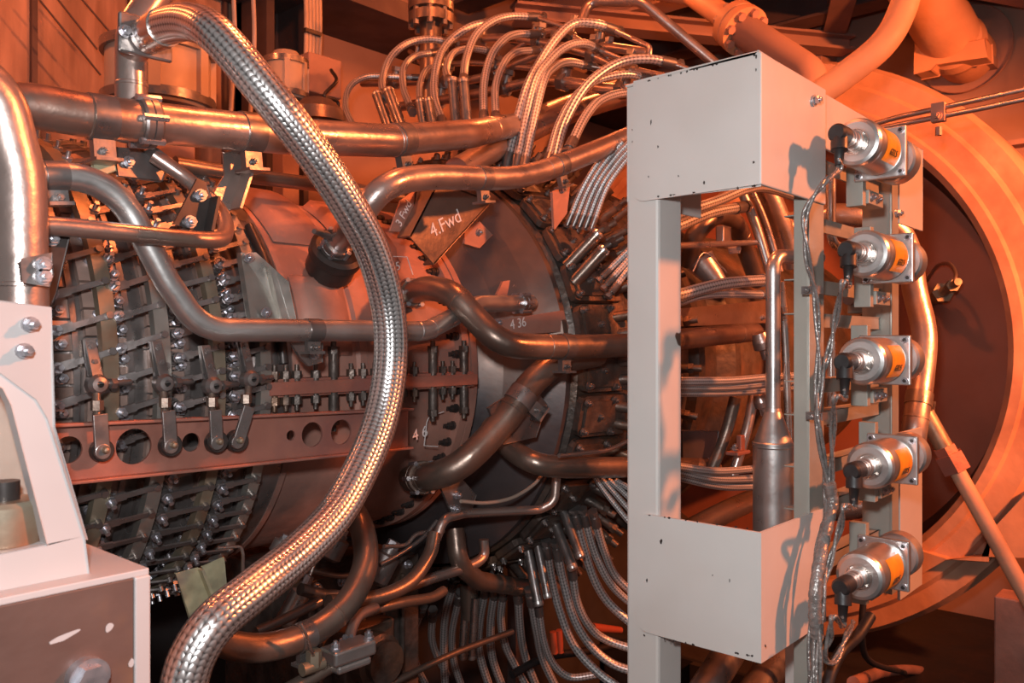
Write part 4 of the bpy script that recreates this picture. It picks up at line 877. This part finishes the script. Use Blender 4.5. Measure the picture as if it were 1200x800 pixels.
# ================================================================ LEFT FOREGROUND STAND
t = thing('support_stand', 'brown-faced steel pedestal box at the bottom left corner', 'stand')
b = MB().span((-.5, .742, 0), (.330, .747, CZ-.204)).span((-.5, .742, CZ-.209), (.344, .93, CZ-.204)).span((-.5, .92, 0), (.344, .93, CZ-.204))
mk('stand_front', MB().span((-.5, .741, 0), (.330, .747, CZ-.209)), 'brownface', t, bevel=.001)
mk('stand_top', MB().span((-.5, .742, CZ-.209), (.344, .93, CZ-.203)), 'white', t, bevel=.001)
mk('stand_side', MB().span((.330, .739, 0), (.344, .93, CZ-.2085)), 'white', t, bevel=.0015)
mk('stand_bolt', MB().cyl(W(100, 792, .741), W(100, 792, .741)-Vector((0, .010, 0)), .017, seg=28).hexn(W(100, 792, .741)-Vector((0, .010, 0)), (0, -1, 0), .013, .008), 'nut', t)
for px, py, sx, sz in ((75, 746, .0105, .002), (128, 735, .003, .003), (154, 776, .0022, .0028)):
    p = W(px, py, .7408); n = 12; mk('paint_scar', MB().prism([[p+Vector((math.cos(i*6.283/n)*sx*(1+.3*random.random()), 0, math.sin(i*6.283/n)*sz*(1+.5*random.random())+math.cos(i*6.283/n)*sx*.25)) for i in range(n)]], (0, -.0003, 0)), 'white', t)
settle(t)
t = thing('mount_bracket', 'white-painted gusset bracket standing on the brown pedestal', 'bracket')
hole = [(-80, 410), (2, 452), (12, 475), (54, 637), (-80, 664)]
outl = [(-90, 380), (-80, 410), (0, 438), (40, 468), (56, 492), (99, 630), (106, 676), (-90, 722)]
poly = [(-80, 385), (0, 437), (42, 468), (55, 490), (99, 630), (105, 677), (-80, 720), (-80, 664), (54, 637), (12, 475), (2, 455), (-80, 410)]
mk('gusset_frame', pplate(poly, .765, .012), 'white', t, bevel=.002)
mk('gusset_back', pplate([(-80, 385), (0, 437), (42, 468), (99, 630), (104, 660), (-80, 700)], .84, .006), 'rack', t)
mk('upright_plate', pplate([(-90, 340), (58, 362), (62, 430), (64, 500), (100, 630), (-90, 640)], .865, .014), 'white', t, bevel=.002)
for px, py in ((34, 380), (27, 411)): mk('bolt', MB().bolt(W(px, py, .865), (0, -1, 0), .0055, .02), 'nut', t)
settle(t)
t = thing('bronze_plug', 'stubby bronze cylinder sitting inside the white bracket', 'plug')
p = W(5, 640, .80); mk('plug_body', MB().turn([(0, 0), (0, .027), (.004, .029), (.036, .029), (.040, .026), (.040, 0)], p, (0, 0, 1), 32), 'bronze', t); mk('plug_knob', MB().cyl(p+Vector((0, 0, .040)), p+Vector((0, 0, .056)), .012, seg=16), 'black', t); settle(t)

# ================================================================ BACKGROUND: UPPER LEFT
def drum(label, px, py0, py1, hw, y, tilt=0):
    t = thing('filter_drum', label, 'drum', None); p0 = W(px, py1, y); p1 = W(px, py0, y); r = rad(p0, hw); h = (p1-p0).length; d = Vector((tilt, 0, 1)).normalized()
    mk('drum_body', MB().turn([(0, 0), (0, r*.9), (h*.03, r*.93), (h*.80, r*.93), (h*.86, r*.7), (h, r*.55), (h, 0)], p0, d, 48), 'drum', t)
    for s in (.10, .78): mk('clamp_band', MB().turn([(h*(s-.06), r*.94), (h*(s-.06), r*1.02), (h*(s+.06), r*1.02), (h*(s+.06), r*.94)], p0, d, 48), 'gun', t)
    for a in (-20, 35, 80):
        v = Vector((math.cos(math.radians(a-100)), math.sin(math.radians(a-100)), 0)); mk('band_latch', MB().axbox(p0+d*h*.45+v*r*.97, v, d.cross(v), d, (r*.1, r*.22, h*.62)), 'drum', t)
    settle(t)
drum('large pale round drum with clamp bands behind the riser pipe', 186, 42, 130, 62, 2.12)
drum('small pale drum with a band to the right of the large one', 335, 62, 118, 26, 2.3)
t = thing('drum_support', 'dark square support post carrying the large drum', 'post'); p = W(190, 130, 2.12)
mk('post', MB().span((p.x-.06, 2.06, .932), (p.x+.06, 2.18, p.z-.002)), 'beam', t, bevel=.004); mk('post_head', MB().span((p.x-.09, 2.03, p.z-.03), (p.x+.09, 2.21, p.z-.003)), 'darkbeam', t, bevel=.002); settle(t)
t = thing('drum_support', 'slim post carrying the small drum', 'post'); p = W(335, 118, 2.3)
mk('post', MB().span((p.x-.03, 2.27, .932), (p.x+.03, 2.33, p.z-.002)), 'beam', t, bevel=.003); mk('post_head', MB().span((p.x-.045, 2.25, p.z-.02), (p.x+.045, 2.35, p.z-.003)), 'darkbeam', t); settle(t)
for (a, c, lb) in (((273, -20), (270, 140), 'left'), ((296, -20), (293, 140), 'right')):
    solo('hanging_cord', MB().sweep(catmull([W(*a, 1.7), W(a[0]+2, 50, 1.7), W(*c, 1.7)], 6), .005, 8), 'greywire', 'pale vertical cord in front of the panelled wall, the %s one of two' % lb, 'cord', 'vertical cords')
for (a, c, lb) in (((44, -3), (118, 88), 'longest, leftmost'), ((66, -3), (114, 58), 'middle'), ((94, -3), (136, 46), 'rightmost')):
    solo('slanting_cord', MB().cyl(W(*a, 2.55), W(*c, 2.55), .003, seg=8), 'darkbeam', 'thin dark cord slanting across the panelled wall, the %s of three' % lb, 'cord', 'slanting cords')
t = thing('cable_bundle', 'bundle of pale cables tied together by the dark column', 'cables')
for k in range(5): mk('cable', MB().sweep(catmull([W(358+k*4, -20, 2.4), W(359+k*4, 30, 2.4), W(358+k*4, 78, 2.4)], 5), .008, 8), 'drum', t)
mk('tie', MB().box(W(366, 38, 2.39), (.065, .02, .012)), 'black', t); settle(t)
t = thing('junction_box', 'small dark junction box below the cable bundle with tangled wires', 'box')
mk('case', MB().box(W(372, 92, 2.35), (.13, .09, .13)), 'beam', t, bevel=.004); mk('wires', MB().sweep(catmull([W(388, 82, 2.25), W(394, 95, 2.2), W(380, 112, 2.2), W(396, 120, 2.2), W(392, 140, 2.2)], 8), .006, 8), 'black', t); settle(t)
t = thing('flanged_stack', 'vertical dark pipe with a bolted flange above the left arches', 'pipe')
p = W(505, 130, 1.95); q = W(505, -40, 1.95); r = rad(p, 13); fz = W(505, 16, 1.95)
mk('stack_tube', MB().cyl(p, q, r, seg=28), 'dark_pipe', t)
fl = mk('stack_flange', MB().turn([(-.035, r), (-.035, r*2), (-.005, r*2), (-.003, r*1.6), (.003, r*1.6), (.005, r*2.05), (.03, r*2.05), (.03, r)], fz, (0, 0, 1), 32), 'dark_pipe', t)
for k in range(8): v = Vector((math.cos(k*.785), math.sin(k*.785), 0)); mk('stack_bolt', MB().hexn(fz+v*r*1.75-Vector((0, 0, .05)), (0, 0, 1), .010, .10), 'gun', fl)
settle(t)
solo('dome_cap', MB().turn([(0, .07), (.03, .062), (.055, .035), (.065, 0)], W(372, 145, 1.65), (0, 0, 1), 28), 'dark_pipe', 'low rounded cap peeping over the fat pipe behind the braided hose', 'cap')

# ================================================================ BACKGROUND: ROOF STEEL AND END WALL
def roof(label, p0, p1, wd, h, m='beam', name='roof_beam', up=(0, 0, 1)):
    t = thing(name, label, 'beam', None); p0 = Vector(p0); p1 = Vector(p1)
    mk('web', MB().bar(p0, p1, .012, h, up), m, t)
    u = Vector(up); b = MB().bar(p0-u*h/2, p1-u*h/2, wd, .012, up).bar(p0+u*h/2, p1+u*h/2, wd, .012, up)
    mk('flange_strip', b, m, t); settle(t)
roof('nearest cross roof beam, above the arching hoses', (2.55, .2, 3.02), (2.55, 2.58, 3.02), .12, .16, 'darkbeam')
roof('middle cross roof beam, seen past the thin overhead pipe', (3.05, .1, 3.0), (3.05, 2.58, 3.0), .12, .18)
roof('far cross roof beam against the end wall', (3.6, -.6, 3.0), (3.6, 2.58, 3.0), .12, .2, 'darkbeam')
roof('diagonal roof brace above the upper box', (2.6, 1.3, 2.86), (3.9, .6, 2.86), .10, .06, 'ceil')
roof('second diagonal roof brace, farther back', (2.6, 2.3, 2.86), (3.9, 1.4, 2.86), .10, .06, 'ceil')
roof('third diagonal roof brace running to the wall bracket', (2.7, .9, 2.92), (3.95, 1.5, 2.92), .10, .05, 'ceil')
t = thing('flanged_duct', 'orange-lit pipe with a bolted flange high behind the upper box', 'pipe')
pa, pb, pc = X(600, -40, 2.7), X(812, -6, 2.6), X(866, 32, 2.5); r = rad(pc, 14)
mk('duct_tube', MB().sweep(fillet([pa, pb, pc], .08, 6), r, 24), 'lagging', t); d = (pc-pb).normalized()
fl = mk('duct_flange', MB().turn([(-.03, r), (-.03, r*2), (0, r*2), (.005, r*1.7), (.01, r*2.05), (.04, r*2.05), (.04, r)], pc, d, 32), 'lagging', t)
a_, q_ = perp(d)
for k in range(8): v = a_*math.cos(k*.785)+q_*math.sin(k*.785); mk('duct_bolt', MB().hexn(pc+v*r*1.6-d*.045, d, .014, .10), 'beam', fl)
pe = X(950, 88, 2.45); mk('duct_elbow', MB().sweep(fillet([pc+d*.03, pc.lerp(pe, .6), pe, pe+Vector((0, 0, -.2))], .08, 6), r*1.35, 24), 'ceil', t); settle(t)
t = thing('wall_post', 'upright orange-lit post on the end wall above the box corner', 'post')
p = X(952, 40, 3.9); mk('post', MB().span((3.86, p.y-.06, 0), (4.05, p.y+.06, 3.19)), 'beam', t, bevel=.004); settle(t)
pipe('lagged_pipe', 'bright orange lagged pipe curving down behind the rack from the top', 'pipe',
     [(1070, -40, 2.1), (1058, 10, 2.05), (1034, 52, 2.0), (985, 92, 1.95), (930, 132, 1.9), (870, 190, 1.9), (850, 260, 1.9)], 16, 'lagging', smooth=True, mode='X')
t = thing('wall_duct', 'wide dull duct entering the end wall through a round plate, top right', 'duct')
pa = X(1052, -60, 3.3); pb = X(1118, 52, 3.8); r = .115
mk('duct_tube', MB().sweep([pa, pa.lerp(pb, .5), pb], r, 28), 'lagging', t)
mk('wall_plate', MB().turn([(0, .19), (.02, .19), (.02, 0)], X(1130, 58, 4.03)-EX*.02, EX, 40), 'beam', t)
mk('elbow_ball', MB().turn([(-.12, .0), (-.10, .07), (-.05, .115), (0, .125), (.05, .115), (.2, .115)], pb, EX, 28), 'lagging', t); settle(t)
t = thing('wall_bracket', 'flat support bracket with flared end under the wall duct', 'bracket')
mk('bracket_arm', MB().prism([[X(1072, 48, 3.7), X(1092, 48, 3.7), X(1102, 56, 3.7), X(1155, 45, 3.7), X(1156, 66, 3.7), X(1098, 76, 3.7), X(1092, 82, 3.7), X(1072, 86, 3.7)]], (.10, 0, 0)), 'lagging', t, bevel=.004)
mk('bracket_foot', MB().span((3.78, X(1135, 60, 3.8).y-.06, X(1135, 60, 3.8).z-.03), (4.05, X(1135, 60, 3.8).y+.06, X(1135, 60, 3.8).z+.01)), 'beam', t); settle(t)
for off, lb in ((0, 'upper'), (11, 'lower')):
    P = [X(1010, 150+off*.4, 2.2), X(1050, 138+off*.8, 2.2), X(1100, 127+off*.9, 2.2), X(1160, 114+off, 2.2), X(1260, 92+off*1.1, 2.2), X(1600, 20+off*1.5, 2.2)]
    solo('sense_tube', MB().sweep(catmull(P, 4), .0065, 10), 'pipe', '%s one of two thin level tubes crossing the collar at the right' % lb, 'tube', 'thin twin tubes')
b = MB(); p = X(1100, 132, 2.2); b.box(p, (.02, .03, .045)); b.bolt(p+Vector((-.01, 0, -.01)), (-1, 0, 0), .008, .02); b.hexn(p-Vector((0, 0, .035)), (0, 0, -1), .008, .02)
solo('tube_clip', b, 'beam', 'small clip joining the two thin level tubes', 'clip')
pipe('coolant_pipe', 'upright copper-lit pipe behind the solenoid end caps', 'pipe',
     [(925, 262, 2.15), (985, 252, 2.18), (1042, 262, 2.26), (1064, 292, 2.3), (1072, 340, 2.3), (1083, 390, 2.28), (1080, 440, 2.25), (1072, 500, 2.2), (1064, 545, 2.2), (1040, 582, 2.18), (985, 596, 2.15), (925, 590, 2.12)], 14, 'pipe', smooth=True, mode='X', clamps=((1078, 468),), seams=((1074, 490),))
t = thing('conduit', 'long pale conduit slanting down right from a rusty union below the collar', 'conduit')
pa, pb, pc = X(1084, 484, 2.24), X(1118, 545, 2.26), X(1330, 928, 2.28); r = rad(pb, 9)
mk('conduit_tube', MB().cyl(pb, pc, r, seg=20), 'collar', t)
mk('conduit_neck', MB().cyl(pa, pb, r*1.15, seg=20), 'bronze', t)
d = (pb-pa).normalized(); mk('union_nut', MB().hexn(pb-d*.03, d, r*1.9, .045).hexn(pb-d*.05, d, r*1.5, .02), 'rust_light', t)
settle(t)
t = thing('skid_post', 'rusty upright post low at the right edge', 'post'); p = X(1196, 700, 2.62)
mk('post', MB().span((2.60, p.y-.04, 0), (2.70, p.y+.06, CZ-.70)), 'rust', t, bevel=.004); mk('post_foot', MB().span((2.55, p.y-.1, 0), (2.74, p.y+.1, .03)), 'rust', t); settle(t)
t = thing('dark_filler', 'added low dark plinth under the exhaust collar', 'filler')  # added to darken the view below the collar
mk('filler_body', MB().span((2.75, .15, 0), (3.98, 1.96, .33)), 'deep_shade', t, bevel=.01); mk('filler_rib', MB().span((2.72, .55, 0), (2.75, .60, .32)), 'deep_shade', t); mk('filler_rib', MB().span((2.72, 1.5, 0), (2.75, 1.55, .32)), 'deep_shade', t); settle(t)
t = thing('dark_backing', 'added dark tank standing behind the hanging hoses under the engine', 'backing')  # added dark mass that hides the lit wall behind the hoses
mk('backing_body', MB().span((.2, 1.98, 0), (3.95, 2.5, .93)), 'deep_shade', t, bevel=.03); mk('backing_rib', MB().span((1.2, 1.94, .1), (1.24, 1.98, .9)), 'darkbeam', t); mk('backing_rib', MB().span((2.2, 1.94, .1), (2.24, 1.98, .9)), 'darkbeam', t); settle(t)
t = thing('skid_beam', 'long dark steel skid beam on the floor under the exhaust', 'beam')
mk('web', MB().span((1.6, .95, .10), (2.70, .97, .42)), 'deep_shade', t); mk('flange_strip', MB().span((1.6, .88, .42), (2.70, 1.04, .44)).span((1.6, .88, 0), (2.70, 1.04, .03)), 'deep_shade', t); settle(t)
solo('floor_hose', MB().sweep(catmull([W(1000, 800, .75), W(1035, 787, .85), W(1075, 785, .9), W(1115, 795, .9), W(1150, 815, .9)], 8), .016, 14), 'rust', 'orange-brown hose curling at the bottom edge under the lowest solenoid', 'hose')
solo('floor_cable', MB().sweep(catmull([W(1012, 700, .62), W(1010, 745, .62), W(1020, 775, .64), W(1060, 788, .7)], 8), .007, 10), 'rubber', 'dark cable bending beneath the lowest solenoid', 'cable')
